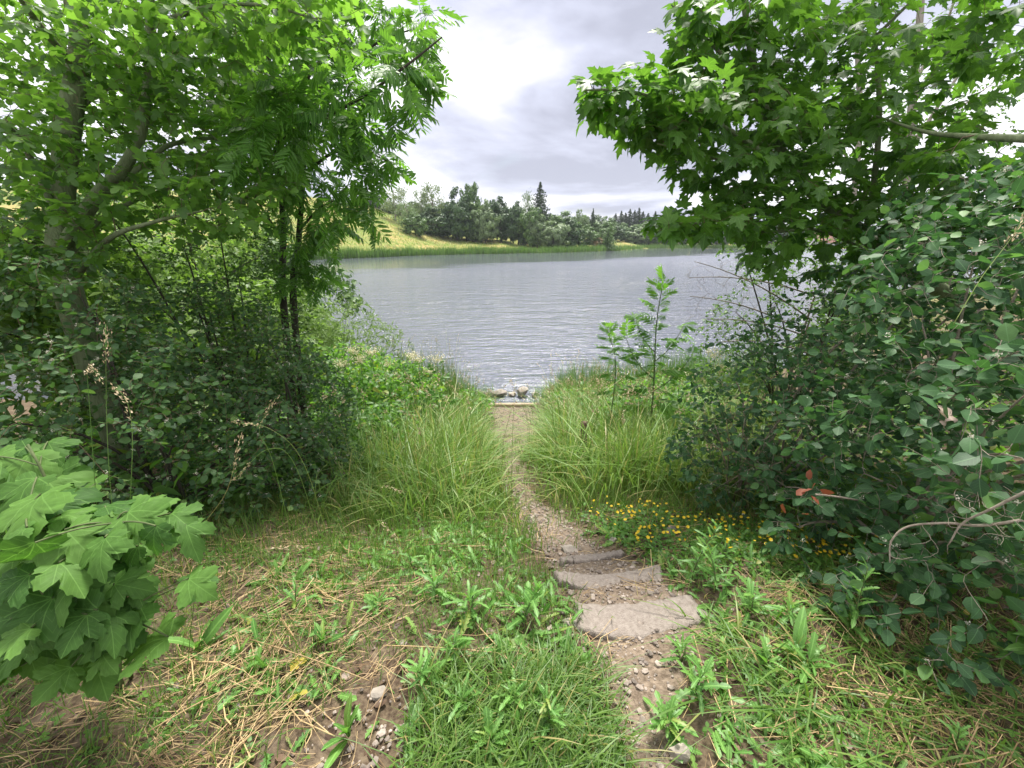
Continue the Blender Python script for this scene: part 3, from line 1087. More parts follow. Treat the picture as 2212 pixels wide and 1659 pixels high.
def slab(top_px, bot_px, z, thick, label, tilt=0.0):
    """a flat stone: far and near edge of its top face as they show, laid on the plane at that height; broken rim, real thickness"""
    def lay(pp):
        out = []
        for px, py in pp:
            d = ray(px, py)
            t = (z - EYE) / d[2]
            out.append((np.array([0, 0, EYE]) + d * t)[:2])
        return smooth_line(np.array(out), 8)
    a, b_ = lay(top_px), lay(bot_px)
    n, m = 40, 12
    rs = lambda p: np.column_stack([np.interp(np.linspace(0, 1, n), np.linspace(0, 1, len(p)), p[:, k]) for k in (0, 1)])
    a, b_ = rs(a), rs(b_)
    a += rng.normal(0, .003, a.shape)
    b_ += rng.normal(0, .004, b_.shape)
    c = (a.mean(0) + b_.mean(0)) / 2
    t = np.linspace(0, 1, m)[None, :, None]
    g = a[:, None] * (1 - t) + b_[:, None] * t
    ii, jj = np.meshgrid(np.arange(n), np.arange(m), indexing='ij')
    rim = np.minimum(np.minimum(ii, n - 1 - ii) / 1.0, np.minimum(jj, m - 1 - jj))
    zz = .004 * vnoise(g[..., 0], g[..., 1], 7, 3) + .0025 * vnoise(g[..., 0], g[..., 1], 33, 4) + rng.normal(0, .0007, g.shape[:2])
    zz = zz - np.where(rim < .5, .008 + .012 * np.clip(vnoise(g[..., 0], g[..., 1], 25, 8), 0, 1), 0) + tilt * (g[..., 1] - c[1])
    V = np.concatenate([np.column_stack([g.reshape(-1, 2) - c, zz.ravel()])])
    q = lambda x, y: x * m + y
    T = []
    for x in range(n - 1):
        for y in range(m - 1):
            T += [(q(x, y), q(x, y + 1), q(x + 1, y + 1)), (q(x, y), q(x + 1, y + 1), q(x + 1, y))]
    ring = [q(x, 0) for x in range(n)] + [q(n - 1, y) for y in range(1, m)] + [q(x, m - 1) for x in range(n - 2, -1, -1)] + [q(0, y) for y in range(m - 2, 0, -1)]
    low = V[ring] * [1, 1, 0] + [0, 0, -thick]
    k0, L_ = len(V), len(ring)
    V = np.concatenate([V, low])
    for k in range(L_):
        k2 = (k + 1) % L_
        T += [(ring[k], ring[k2], k0 + k2), (ring[k], k0 + k2, k0 + k)]
    o = obj('stone_slab', mesh_from('stone_slab', V, T, M['slab']), None, (c[0], c[1], z))
    return tag(o, label, 'stone slab', 'curved stone slabs used as steps')


slab([(1242, 1298), (1290, 1302), (1340, 1302), (1390, 1298), (1440, 1290), (1492, 1283)], [(1250, 1352), (1290, 1366), (1340, 1374), (1385, 1376), (1436, 1364), (1480, 1352), (1538, 1336)], 1.735, .08,
     'big pale curved stone slab nearest the viewer, with straw lying on it', .04)
slab([(1196, 1232), (1230, 1233), (1270, 1238), (1320, 1237), (1370, 1229), (1425, 1214)], [(1210, 1252), (1250, 1266), (1290, 1274), (1340, 1277), (1390, 1273), (1438, 1258)], 1.675, .09,
     'smaller curved stone slab, middle one of the three steps', .03)
slab([(1210, 1204), (1245, 1197), (1290, 1193), (1345, 1187)], [(1215, 1212), (1250, 1212), (1295, 1207), (1352, 1195)], 1.585, .08,
     'thin sliver of half-buried slab, lowest of the three steps')
stone(1450, 1154, 34, 'grey angular stone lying among yellow flowers beside the path', k=2, sink=.1, hscale=1.2)
stone(1226, 1190, 40, 'flat brown stone beside the lowest slab on the path', k=1)
stone(1466, 1640, 46, 'upright pale stone at the foot of the picture beside straw', k=2, sink=.0, hscale=1.3)
stone(820, 1497, 40, 'flat reddish grey stone lying on bare soil among straw', k=3)
stone(1230, 1347, 36, 'light grey stone at the side of the nearest slab', k=0)
stone(1325, 1170, 22, 'small white stone on the path below the steps', k=4)
for i, (px, py, w, lab) in enumerate([(1042, 868, 24, 'flat pale stone at the end of the row behind the plank'), (1082, 862, 34, 'largest rounded stone of the row behind the plank'),
                                      (1062, 868, 26, 'low stone between two others behind the plank'), (1106, 866, 20, 'small light stone in the middle of the row behind the plank'),
                                      (1128, 864, 34, 'long low pale stone behind the plank at the water'), (1154, 866, 20, 'last stone of the row beside the dark reeds')]):
    stone(px, py, w, lab, group='stones edging the water', k=i, sink=.15, rz=.3 * i, hscale=1.1)


def plank():
    a, b = G(1058, 878), G(1160, 878)
    L_, z = b[0] - a[0], max(a[2], b[2])
    V = []
    xs = np.linspace(-L_ / 2, L_ / 2, 9)
    prof = [(-.05, -.03), (-.048, .035), (-.04, .042), (.04, .042), (.048, .035), (.05, -.03)]
    for x in xs:
        for (y, w) in prof:
            V.append((x, y + .004 * math.sin(x * 7), w + .003 * math.sin(x * 11 + y * 40)))
    n, T = len(prof), []
    for i in range(len(xs) - 1):
        for j in range(n):
            k = (j + 1) % n
            T += [(i * n + j, i * n + k, i * n + n + k), (i * n + j, i * n + n + k, i * n + n + j)]
    for e in (0, (len(xs) - 1) * n):
        T += [(e, e + j, e + j + 1) for j in range(1, n - 1)]
    o = obj('plank', mesh_from('plank', V, T, M['plank'], smooth=False), None, ((a[0] + b[0]) / 2, a[1], z + .02))
    tag(o, 'pale wooden plank across the end of the path at the water', 'plank')


plank()


def stake():
    b_ = G(1258, 1010)
    top = P(1264, 912, project(b_)[0, 2])
    b = Bag()
    n = 9
    pts = np.linspace(b_ - [0, 0, .05], top, n) + rng.normal(0, .004, (n, 3))
    rad = np.full(n, .033) + rng.normal(0, .0025, n)
    tube(b, pts, rad, 9)
    V, T = ROCKS[0]
    b.add(V * [.038, .035, .02] + pts[-1], T)
    o = obj('wooden_stake', b.mesh('wooden_stake', M['post'], True, b_), None, b_)
    tag(o, 'short rotten wooden stake standing in grass right of the path', 'stake')


stake()


# ------------------------------------------------------------------ the far bank
def cards(bag, pos, nrm, size, elong=1.0, r_=None):
    """leaf sprays: bent two-triangle cards at pos facing about nrm"""
    r_ = r_ or rng
    n = len(pos)
    ref = r_.normal(size=(n, 3))
    a = np.cross(nrm, ref)
    a /= np.linalg.norm(a, axis=1)[:, None] + 1e-9
    b = np.cross(nrm, a)
    b /= np.linalg.norm(b, axis=1)[:, None] + 1e-9
    s = np.broadcast_to(size, (n,))[:, None]
    nn = nrm / (np.linalg.norm(nrm, axis=1)[:, None] + 1e-9)
    V = np.stack([pos - a * s, pos - b * s * .6 * elong + nn * s * .2, pos + a * s, pos + b * s * .55 * elong], 1)
    i = np.arange(n)[:, None, None] * 4
    T = i + np.array([[0, 1, 2], [0, 2, 3]])[None]
    bag.add(V.reshape(-1, 3), T.reshape(-1, 3), None, np.repeat(r_.random(n).astype(np.float32), 2))


def crown_mesh(kind, seed):
    """crown of a tree one unit tall and about one unit wide"""
    r_ = np.random.default_rng(seed)
    b = Bag()
    if kind == 'spruce':
        for z in np.linspace(.08, .97, 30):
            rad = .74 * (1 - z) ** .85 * r_.uniform(.85, 1.1)
            for th in r_.uniform(0, 6.28, int(6 + 9 * (1 - z))):
                rr = rad * r_.uniform(.7, 1.15)
                m = 6
                t = np.linspace(.15, 1, m)
                p = np.column_stack([np.cos(th) * t * rr, np.sin(th) * t * rr, z + .03 * (1 - t) - .07 * t * t * (1 - z) + .02 * t ** 6])
                for q in range(2):
                    cards(b, p + r_.normal(0, .008, p.shape), r_.normal(size=p.shape) * .5 + [0, 0, 1], .055 * (1.1 - .6 * z) * np.ones(m), .55, r_)
        return b
    if kind == 'birch':
        c = []
        for _ in range(46):
            z = r_.uniform(.16, .97)
            rad = .42 * math.sin(math.pi * min(1, (z - .05) * .95)) ** .6
            th = r_.uniform(0, 6.28)
            rr = rad * r_.uniform(.15, 1) ** .5
            c.append((math.cos(th) * rr, math.sin(th) * rr, z))
        for q in c:
            k = 44
            p = np.array(q) + r_.normal(size=(k, 3)) * [.06, .06, .045] - [0, 0, .02]
            p[:, 2] -= np.abs(r_.normal(0, .03, k))
            cards(b, p, r_.normal(size=(k, 3)) + [0, 0, .2], r_.uniform(.018, .036, k), .8, r_)
        return b
    n_c = {'round': 84, 'bush': 70, 'poplar': 60}[kind]
    cz, rz, z0 = {'round': (.50, .50, .02), 'bush': (.46, .54, .02), 'poplar': (.53, .47, .03)}[kind]
    lobes = r_.normal(size=(7, 3))
    lobes /= np.linalg.norm(lobes, axis=1)[:, None]
    for _ in range(n_c):
        v = r_.normal(size=3)
        v /= np.linalg.norm(v)
        k = 1 + .22 * max(lobes @ v) - .2
        rad = k * r_.uniform(.55, 1.12)
        q = np.array([v[0] * .48 * rad, v[1] * .48 * rad, cz + v[2] * rz * rad])
        q[2] = max(q[2], z0)
        m = 62
        d = r_.normal(size=(m, 3))
        d /= np.linalg.norm(d, axis=1)[:, None]
        cr = r_.uniform(.09, .15)
        p = q + d * [cr, cr, cr * .75] * (r_.random(m) ** .4)[:, None]
        cards(b, p, d + v * .6 + [0, 0, .35] + r_.normal(0, .35, (m, 3)), r_.uniform(.022, .046, m), .9, r_)
    return b


CROWN = {}


def far_tree(kind, matkey, x, y, h, w, label, cat='tree', group='trees across the lake', name=None):
    z = hz(x, y)
    v = int(rng.integers(0, 3))
    key = (kind, matkey, v)
    if key not in CROWN:
        CROWN[key] = crown_mesh(kind, hash((kind, v)) % 1 + 100 * v + len(kind)).mesh('crown', M[matkey], False)
    if ('trunk', kind) not in CROWN:
        b = Bag()
        zt = np.linspace(0, .9 if kind in ('birch', 'spruce') else .6, 8)
        tube(b, np.column_stack([.01 * np.sin(zt * 9), .01 * np.cos(zt * 7), zt]), np.linspace(.03, .006, 8), 6)
        if kind not in ('spruce',):
            for q in range(7):
                th, z0 = q * 2.4, .22 + .06 * q
                tube(b, bez(np.array([0, 0, z0]), np.array([math.cos(th) * .1, math.sin(th) * .1, z0 + .1]), np.array([math.cos(th) * .3, math.sin(th) * .3, z0 + .22]), 5), np.linspace(.010, .003, 5), 4)
        CROWN['trunk', kind] = b.mesh('trunk', M['bark_pale' if kind == 'birch' else 'bark_dark'])
    nm = name or {'spruce': 'spruce_tree', 'birch': 'birch_tree', 'bush': 'bush', 'poplar': 'poplar_tree', 'round': 'broadleaf_tree'}[kind]
    root = thing(nm, label, cat, (x, y, z - .1), group, rng.uniform(0, 6.28))
    s = (w * 1.35, w * 1.35, h)
    for part, me in (('trunk', CROWN['trunk', kind]), ('crown', CROWN[key])):
        o = obj(part, me, root)
        o.scale = s
    return root


def far_px(kind, matkey, px, top, base, wpx, label, Y=None, cat=None, name=None, group=None):
    if Y is None:
        g = G(px, base)
    else:
        d = ray(px, 520)
        g = np.array([0, 0, EYE]) + d * (Y / d[1])
        g[2] = hz(g[0], g[1])
    dep = project(g)[0, 2]
    t = P(px, top, dep)
    h = max(1.5, t[2] - hz(g[0], g[1]))
    far_tree(kind, matkey, g[0], g[1], h, wpx * dep / FPX, label, cat or ('bush' if kind == 'bush' else 'tree'), name=name, group=group or ('bushes across the lake' if kind == 'bush' else 'trees across the lake'))


FAR = [
    ('round', 'far_dark', 817, 420, 0, 34, 'small dark round tree alone on the hill top across the lake', 175),
    ('birch', 'far_birch', 858, 399, 0, 52, 'tall pale birch at the hill end of the far tree row', 150),
    ('birch', 'far_pale', 882, 432, 0, 42, 'lower pale birch in front of the tall one on the hillside', 138),
    ('birch', 'far_birch', 914, 412, 0, 34, 'slim loose birch behind the dark bush across the lake', 152),
    ('birch', 'far_birch', 938, 399, 0, 46, 'widest airy birch rising above the dark bush across the lake', 155),
    ('bush', 'far_round', 897, 464, 508, 42, 'mid green bush at the foot of the far birches', None),
    ('bush', 'far_dark', 944, 452, 508, 68, 'darkest broad bush on the far meadow, beside the round tree', None),
    ('round', 'far_dark', 988, 413, 0, 56, 'tall dark tree behind the round tree across the lake', 150),
    ('round', 'far_round', 1018, 404, 0, 38, 'tall pale tree peeping over the far round tree', 158),
    ('round', 'far_round', 1008, 443, 519, 62, 'round leafy tree standing alone on the far meadow edge', None),
    ('round', 'far_pale', 1048, 437, 0, 44, 'pale tree in the gap between the two round trees', 150),
    ('bush', 'far_brown', 1046, 490, 519, 28, 'small yellowish bush between the two round far trees', None),
    ('round', 'far_dark', 1083, 431, 522, 60, 'tall dark round tree in the middle of the far meadow', None),
    ('round', 'far_dark', 1120, 441, 0, 48, 'dark tree behind the grey bush left of the spruce', 152),
    ('bush', 'far_round', 1128, 474, 512, 42, 'grey green bush between dark tree and spruce', None),
    ('birch', 'far_pale', 1138, 417, 0, 26, 'thin pale birch just left of the tall spruce', 160),
    ('spruce', 'far_spruce', 1165, 400, 0, 48, 'tall dark pointed spruce rising above all far trees', 152),
    ('round', 'far_round', 1150, 452, 0, 44, 'mid green tree at the foot of the tall spruce', 146),
    ('poplar', 'far_pale', 1161, 466, 537, 36, 'narrow pale willow at the water below the spruce', None),
    ('round', 'far_pale', 1194, 479, 539, 52, 'round grey willow at the waterline below the spruce', None),
    ('round', 'far_round', 1216, 460, 0, 60, 'broad green tree behind the grey willow', 160),
    ('bush', 'far_dark', 1227, 476, 534, 46, 'dark green bush right beside the grey willow', None),
    ('round', 'far_pale', 1252, 456, 0, 26, 'thin pale tree above the shore bushes', 178),
    ('bush', 'far_round', 1262, 490, 535, 44, 'fresh green round bush near the end of the far spit', None),
    ('spruce', 'far_spruce', 1278, 452, 0, 16, 'small narrow spruce far behind the spit', 190),
    ('round', 'far_round', 1294, 479, 0, 46, 'mid green tree behind the end of the spit', 190),
    ('bush', 'far_brown', 1290, 514, 537, 24, 'low orange brown bush at the end of the spit', None),
    ('spruce', 'far_round', 1312, 494, 540, 28, 'small conical green tree at the tip of the spit', None),
    ('round', 'far_round', 1340, 483, 0, 44, 'first rounded tree on the farthest shore past the spit', 228),
    ('round', 'far_pale', 1372, 487, 0, 46, 'pale rounded tree on the farthest shore', 226),
    ('round', 'far_round', 1402, 478, 0, 58, 'big rounded tree on the farthest shore below the spruces', 230),
    ('round', 'far_dark', 1438, 480, 0, 50, 'dark rounded tree on the farthest shore behind maple leaves', 230),
    ('round', 'far_round', 1478, 478, 0, 54, 'rounded tree half hidden by the low maple twig', 230),
    ('round', 'far_dark', 1520, 482, 0, 54, 'dark far tree seen under the maple boughs', 232),
    ('round', 'far_round', 1565, 480, 0, 56, 'green far tree seen through the maple boughs', 232),
    ('round', 'far_dark', 1610, 484, 0, 54, 'dark far tree above the pale reed strip', 232),
    ('round', 'far_round', 1660, 482, 0, 60, 'far tree beside the white house', 234),
]
for k, mt, px, top, base, w, lab, Y in FAR:
    far_px(k, mt, px, top, base, w, lab, Y)
for i, (px, top) in enumerate([(1326, 462), (1338, 457), (1347, 461), (1356, 453), (1366, 455), (1375, 451), (1384, 458), (1395, 462), (1410, 458), (1430, 461), (1452, 460)]):
    far_px('spruce', 'far_spruce', px, top, 0, 26, 'dark spruce standing in a close dark row behind the farthest shore', 262, group='row of dark spruces behind the farthest shore')
for i, px in enumerate(range(845, 1330, 24)):
    far_px('round', ('far_dark', 'far_round')[i % 2], px + rng.uniform(-5, 5), np.interp(px, [845, 900, 1000, 1200, 1330], [440, 440, 440, 462, 476]) + rng.uniform(-5, 5), 0, 44, 'green tree filling the back of the wood across the lake', float(np.interp(px, [845, 1330], [168, 215])),
           group='trees at the back of the wood across the lake')
for i, px in enumerate(range(1700, 2260, 40)):
    far_px('round', ('far_dark', 'far_round')[i % 2], px + rng.uniform(-8, 8), 480 + rng.uniform(-8, 8), 0, 62, 'green tree far across the lake behind the maple', 225, group='trees far across the lake behind the maple')


def house():
    g = P(1772, 505, 190)
    g[2] = hz(g[0], g[1])
    root = thing('house', 'small white house glimpsed through the maple leaves across the lake', 'house', g, None, R(20))
    w, d, e, r = 5.0, 4.0, 5.2, 9.0
    V = [(-w, -d, 0), (w, -d, 0), (w, d, 0), (-w, d, 0), (-w, -d, e), (w, -d, e), (w, d, e), (-w, d, e), (-w, 0, r), (w, 0, r)]
    T = [(0, 1, 5), (0, 5, 4), (2, 3, 7), (2, 7, 6), (1, 2, 6), (1, 6, 5), (3, 0, 4), (3, 4, 7), (5, 6, 9), (7, 4, 8)]
    obj('wall', mesh_from('wall', V, T, M['white_wall'], smooth=False), root)
    V, T = [], []
    for sy in (-1, 1):
        n = len(V)
        V += [(-w - .4, sy * (d + .5), e - .4), (w + .4, sy * (d + .5), e - .4), (w + .4, 0, r + .15), (-w - .4, 0, r + .15)]
        V += [(x, y, z + .2) for x, y, z in V[n:n + 4]]
        T += [(n, n + 1, n + 2), (n, n + 2, n + 3), (n + 4, n + 5, n + 6), (n + 4, n + 6, n + 7), (n, n + 1, n + 5), (n, n + 5, n + 4), (n + 1, n + 2, n + 6), (n + 1, n + 6, n + 5), (n, n + 3, n + 7), (n, n + 7, n + 4)]
    obj('roof', mesh_from('roof', V, T, M['roof_tile'], smooth=False), root)
    for x in (-3, 0, 3):
        V = [(x - .5, -d - .05, 2.6), (x + .5, -d - .05, 2.6), (x + .5, -d - .05, 4), (x - .5, -d - .05, 4), (x - .5, -d + .1, 2.6), (x + .5, -d + .1, 2.6), (x + .5, -d + .1, 4), (x - .5, -d + .1, 4)]
        obj('window', mesh_from('window', V, [(0, 1, 2), (0, 2, 3), (0, 4, 5), (0, 5, 1), (3, 2, 6), (3, 6, 7)], M['dark_glass'], smooth=False), root)


house()


# ------------------------------------------------------------------ grass
def blades(bag, base, h, w, lean, tip_drop=.5, segs=4, r_=None):
    """tapered bent blades; lean = horizontal vectors of the tips"""
    r_ = r_ or rng
    n = len(base)
    h = np.broadcast_to(h, (n,))[:, None]
    w = np.broadcast_to(w, (n,))[:, None]
    t = np.linspace(0, 1, segs + 1)
    ln = np.linalg.norm(lean, axis=1)[:, None] + 1e-6
    side = np.column_stack([-lean[:, 1], lean[:, 0], np.zeros(n)]) / ln
    th = r_.uniform(-.9, .9, n)[:, None]
    ldir = np.column_stack([lean / ln, np.zeros(n)])
    side = side * np.cos(th) + ldir * np.sin(th)
    rows, uv = [], []
    for k, tt in enumerate(t):
        c = base + np.column_stack([lean * tt ** 1.8, np.zeros(n)]) + np.array([0, 0, 1.0]) * h * (tt - tip_drop * .5 * tt ** 3 * np.minimum(1, ln / h))
        ww = w * (1 - tt) ** .6 * (.75 + .5 * min(1, tt * 3)) * .5
        if k == segs:
            rows.append(c[:, None])
        else:
            rows.append(np.stack([c - side * ww, c + side * ww], 1))
    V = np.concatenate(rows, 1)
    m = V.shape[1]
    T = []
    for k in range(segs - 1):
        a = 2 * k
        T += [(a, a + 1, a + 3), (a, a + 3, a + 2)]
    T.append((m - 3, m - 2, m - 1))
    T = np.array(T)
    bag.add(V.reshape(-1, 3), (T[None] + (np.arange(n) * m)[:, None, None]).reshape(-1, 3), None, np.repeat(r_.random(n).astype(np.float32), len(T)))


def scatter(n, x0, x1, y0, y1, dens, clump=0, csize=.05):
    """ground points with probability dens(x, y)"""
    x = rng.uniform(x0, x1, n)
    y = rng.uniform(y0, y1, n)
    keep = rng.random(n) < dens(x, y)
    x, y = x[keep], y[keep]
    if clump:
        x = np.repeat(x, clump) + rng.normal(0, csize, len(x) * clump)
        y = np.repeat(y, clump) + rng.normal(0, csize, len(y) * clump)
    return np.column_stack([x, y, height(x, y)])


def off_path(x, y):
    return np.abs(x - path_x(y)) - path_w(y)


def leanv(n, s, bias=(0, 0)):
    return rng.normal(0, s, (n, 2)) + np.asarray(bias)


STAKE = G(1258, 1010)


def build_grass():
    # tall meadow grass on both sides of the path
    b = Bag()

    def dl(x, y):
        o = off_path(x, y)
        left = np.clip((y - 2.35) / .5, 0, 1) * np.clip(o / .18, 0, 1) * np.clip((x + 1.5 - .12 * (y - 3)) / .35, 0, 1) * (x < path_x(y))
        right = np.clip((y - 2.75 - .3 * np.clip(x - .4, 0, 2)) / .3, 0, 1) * np.clip((o - .03) / .2, 0, 1) * np.clip((2.2 + .2 * y - x) / .4, 0, 1) * (x > path_x(y))
        gap = (1 - .97 * np.exp(-((x - STAKE[0] + .02) / .2) ** 2 - ((y - STAKE[1] + .38) / .5) ** 4)) * (1 - np.exp(-((x - .05) / .62) ** 4 - ((y - 7.6) / 1.1) ** 4))
        return np.maximum(left, right) * gap
    p = scatter(20000, -2.6, 3.6, 2.3, 8.5, dl, 4, .07)
    o = off_path(p[:, 0], p[:, 1])
    hh = np.clip(.20 + .62 * np.clip(o / .5, 0, 1), .1, .8) * rng.uniform(.35, 1.2, len(p)) * (.8 + .3 * vnoise(p[:, 0], p[:, 1], 3.1, 41)) * np.interp(p[:, 1], [2.3, 3.2, 6, 8.5], [.55, 1, .9, .75])
    hh *= np.where((p[:, 0] < 0) & (p[:, 1] < 3.2), .75, 1)
    far_ = p[:, 1] > 5
    for sel, sg in ((~far_, 4), (far_, 3)):
        q = p[sel]
        blades(b, q, hh[sel], rng.uniform(.005, .012, len(q)) * (1 + .06 * q[:, 1]), leanv(len(q), 1) * hh[sel][:, None] * rng.uniform(.1, 1.0, (len(q), 1)), rng.uniform(.3, 1.1, (len(q), 1)), sg)
    tag(obj('tall_grass', b.mesh('tall_grass', M['tall_grass'])), 'tall green meadow grass on both sides of the path', kind='stuff')
    # sedges and reeds at the water's edge
    b = Bag()

    def ds(x, y):
        return ((y > 7.9) & (np.abs(x - .08) > .40 + .3 * rng.random(len(x)))).astype(float) * np.clip(1.2 - np.abs(y - 8.6) / .9, 0, 1)
    p = scatter(5000, -5, 5.5, 7.8, 9.6, ds, 3, .05)
    z = np.maximum(p[:, 2], -.1)
    p[:, 2] = z
    near_path = np.exp(-((np.abs(p[:, 0]) - .7) / .35) ** 2)
    h = rng.uniform(.25, .85, len(p)) * (1 - .45 * near_path) * np.interp(p[:, 0], [-3, -1.6, -.6, .6, 1.2, 3], [1.5, 1.35, .8, .8, 1.25, 1.3])
    blades(b, p, h, .012, leanv(len(p), .12), .4, 3)
    tag(obj('sedge', b.mesh('sedge', M['reed'])), 'green sedge standing at the near edge of the water', kind='stuff')
    # short mown grass and moss of small blades in front
    b = Bag()

    def dg(x, y):
        o = off_path(x, y)
        f = np.clip(.50 + .6 * vnoise(x, y, 2.2, 7) + .2 * (x < -.4) + .3 * ((y > 1.25) & (x < .3)) + .5 * np.clip((y - 1.4) / .6, 0, 1), .04, 1)
        f = f * np.where((x > -.75) & (x < -.1) & (y < 1.25), .35, 1) * np.where((x > .95) & (y < 1.6), .4, 1) * np.where((x > .5) & (x < 2) & (np.abs(y - 2.3 + .25 * (x - .7)) < .4), .35, 1)
        return f * np.clip((o + .02) / .15, .02, 1)
    p = scatter(13500, -2.9, 3.4, .15, 3.4, dg, 5, .035)
    h = rng.uniform(.03, .12, len(p)) * (1 + .6 * np.clip((p[:, 1] - 1.4), 0, 1.0))
    blades(b, p, h, rng.uniform(.0025, .005, len(p)), leanv(len(p), .05), .5, 2)
    # broad-bladed clump of cut grass lying over at the lower right
    p = scatter(240, .75, 2.2, .65, 1.5, lambda x, y: np.clip(.9 - np.abs(y - 1.1), 0, 1), 4, .05)
    blades(b, p, rng.uniform(.08, .17, len(p)), rng.uniform(.006, .011, len(p)), leanv(len(p), .13, (-.10, .03)), .9, 4)
    p = scatter(520, -.32, .36, .62, 1.2, lambda x, y: np.ones_like(x) * (off_path(x, y) > .02), 6, .04)
    blades(b, p, rng.uniform(.06, .15, len(p)), rng.uniform(.004, .008, len(p)), leanv(len(p), .08, (.03, .02)), .7, 4)
    # green rim along the path
    p = scatter(5000, -.8, 1.2, 2.2, 8.0, lambda x, y: np.exp(-(off_path(x, y) / .10) ** 2) * .5 + .35 * np.exp(-((y - 5.6) / .5) ** 2) * (off_path(x, y) < .1), 4, .03)
    blades(b, p, rng.uniform(.05, .16, len(p)), .005, leanv(len(p), .06), .5, 3)
    tag(obj('short_grass', b.mesh('short_grass', M['grass'])), 'short green grass growing through the mown straw', kind='stuff')
    # cut straw
    b = Bag()

    def dry(x, y):
        o = off_path(x, y)
        a = np.exp(-((x + .95) / .5) ** 2 - ((y - 1.3) / .5) ** 2) * 1.0
        a = np.maximum(a, .8 * np.exp(-((x + 1.1) / .8) ** 2 - ((y - .85) / .4) ** 2))
        a = np.maximum(a, 1.3 * np.exp(-((x - 1.5) / .6) ** 2 - ((y - 1.2) / .45) ** 2))
        a = np.maximum(a, .75 * np.exp(-((x - 1.9) / .7) ** 2 - ((y - .9) / .4) ** 2))
        a = np.maximum(a, .55 * np.exp(-((o - .0) / .1) ** 2) * (y < 1.45))
        a = np.maximum(a, .22 + .2 * vnoise(x, y, 1.5, 9))
        a = a * np.interp(y, [1.6, 2.4], [1, .45]) * np.interp(x, [-.7, -.3, .9, 1.2], [1, .45, .5, 1])
        return np.clip(a, .02, 1) * np.where(o < -.02, .30 + .4 * (y > 2.2), 1)
    for n_, lo, hi, wd in ((36000, .03, .13, .0009), (7500, .10, .32, .0015)):
        p = scatter(n_ // 4, -2.9, 3.2, .15, 3.6, dry, 4, .022)
        n = len(p)
        th = np.repeat(rng.normal(.45, .8, n // 4), 4) + rng.normal(0, .22, n) + math.pi * rng.integers(0, 2, n)
        ln = rng.uniform(lo, hi, n)
        d = np.column_stack([np.cos(th), np.sin(th)])
        rise = rng.uniform(.004, .035, n) + np.abs(rng.normal(0, .012, n))
        pts = []
        for t in (-.5, 0, .5):
            x, y = p[:, 0] + d[:, 0] * ln * t, p[:, 1] + d[:, 1] * ln * t
            bend = (t * t) * rng.normal(0, .16, n) * ln * 4
            pts.append(np.column_stack([x - d[:, 1] * bend, y + d[:, 0] * bend, height(x, y) + rise * (1 + .8 * t * rng.normal(0, 1, n))]))
        w = wd * rng.uniform(.6, 1.4, n)[:, None]
        sd = np.column_stack([-d[:, 1], d[:, 0], np.zeros(n)]) * w
        V = np.stack([q for c in pts for q in (c - sd, c + sd, c + [0, 0, wd * 1.3])], 1)
        T = []
        for k in (0, 3):
            for a_, b_ in ((0, 2), (2, 1)):
                T += [(k + a_, k + b_, k + 3 + b_), (k + a_, k + 3 + b_, k + 3 + a_)]
        T = np.array(T)
        b.add(V.reshape(-1, 3), (T[None] + (np.arange(n) * 9)[:, None, None]).reshape(-1, 3), None, np.repeat(rng.random(n).astype(np.float32) * .95, len(T)))
    tag(obj('straw', b.mesh('straw', M['straw'])), 'golden cut straw strewn over the mown ground', kind='stuff')
    # brown leaf litter under everything
    lv = Leaves('round')
    p = scatter(7000, -2.9, 3.4, .15, 3.3, lambda x, y: np.where(off_path(x, y) < 0, .1, .6))
    n = len(p)
    lv.add(p + [0, 0, .006], np.column_stack([rng.normal(size=(n, 2)), rng.normal(0, .25, n)]), rng.normal(0, .45, (n, 3)) + [0, 0, 1], rng.uniform(.015, .05, n))
    b = Bag()
    lv.done()
    merge_leaves(b, lv, np.ones(n, bool), np.zeros(3))
    tag(obj('leaf_litter', b.mesh('leaf_litter', M['litter'])), 'brown dead leaves lying under the straw', kind='stuff')
    # gravel
    b = Bag()

    def dgr(x, y):
        o = off_path(x, y)
        a = np.clip(-o / .06, 0, 1) * np.interp(y, [0, 1.0, 2.2, 3.4, 6.2, 6.8, 8.4], [.9, .95, .95, .7, .25, .9, .95])
        a = np.maximum(a, .75 * np.exp(-((x + .42) / .22) ** 2 - ((y - .98) / .14) ** 2))
        a = np.maximum(a, .5 * np.exp(-((x - .45) / .3) ** 2 - ((y - 1.5) / .4) ** 2))
        return np.maximum(a, .02)
    for n_, lo, hi, y1 in ((10500, .004, .010, 2.8), (2300, .010, .020, 3.2), (9000, .010, .02, 8.3)):
        p = scatter(n_, -1.0, 1.5, .5 if y1 < 5 else 2.6, y1, dgr)
        n = len(p)
        sz = rng.uniform(lo, hi, n)
        kk = rng.integers(0, 4, n)
        th = rng.uniform(0, 6.28, n)
        for k in range(4):
            i = np.nonzero(kk == k)[0]
            V0, T0 = GRAV[k]
            c, s = np.cos(th[i])[:, None], np.sin(th[i])[:, None]
            V = np.stack([V0[None, :, 0] * c - V0[None, :, 1] * s * .8, V0[None, :, 0] * s + V0[None, :, 1] * c * .8, np.repeat(V0[None, :, 2], len(i), 0)], -1) * sz[i][:, None, None]
            V += (p[i] + np.array([0, 0, .008]) + np.column_stack([np.zeros(len(i)), np.zeros(len(i)), sz[i] * .25]))[:, None, :]
            b.add(V.reshape(-1, 3), (T0[None] + (np.arange(len(i)) * len(V0))[:, None, None]).reshape(-1, 3), None, np.repeat(rng.random(len(i)).astype(np.float32), len(T0)))
    tag(obj('gravel', b.mesh('gravel', M['gravel'], False)), 'reddish grey gravel on the path and round the slabs', kind='stuff')
    # far shore reeds and meadow tufts
    b = Bag()
    u = rng.uniform(-.60, .70, 17000)
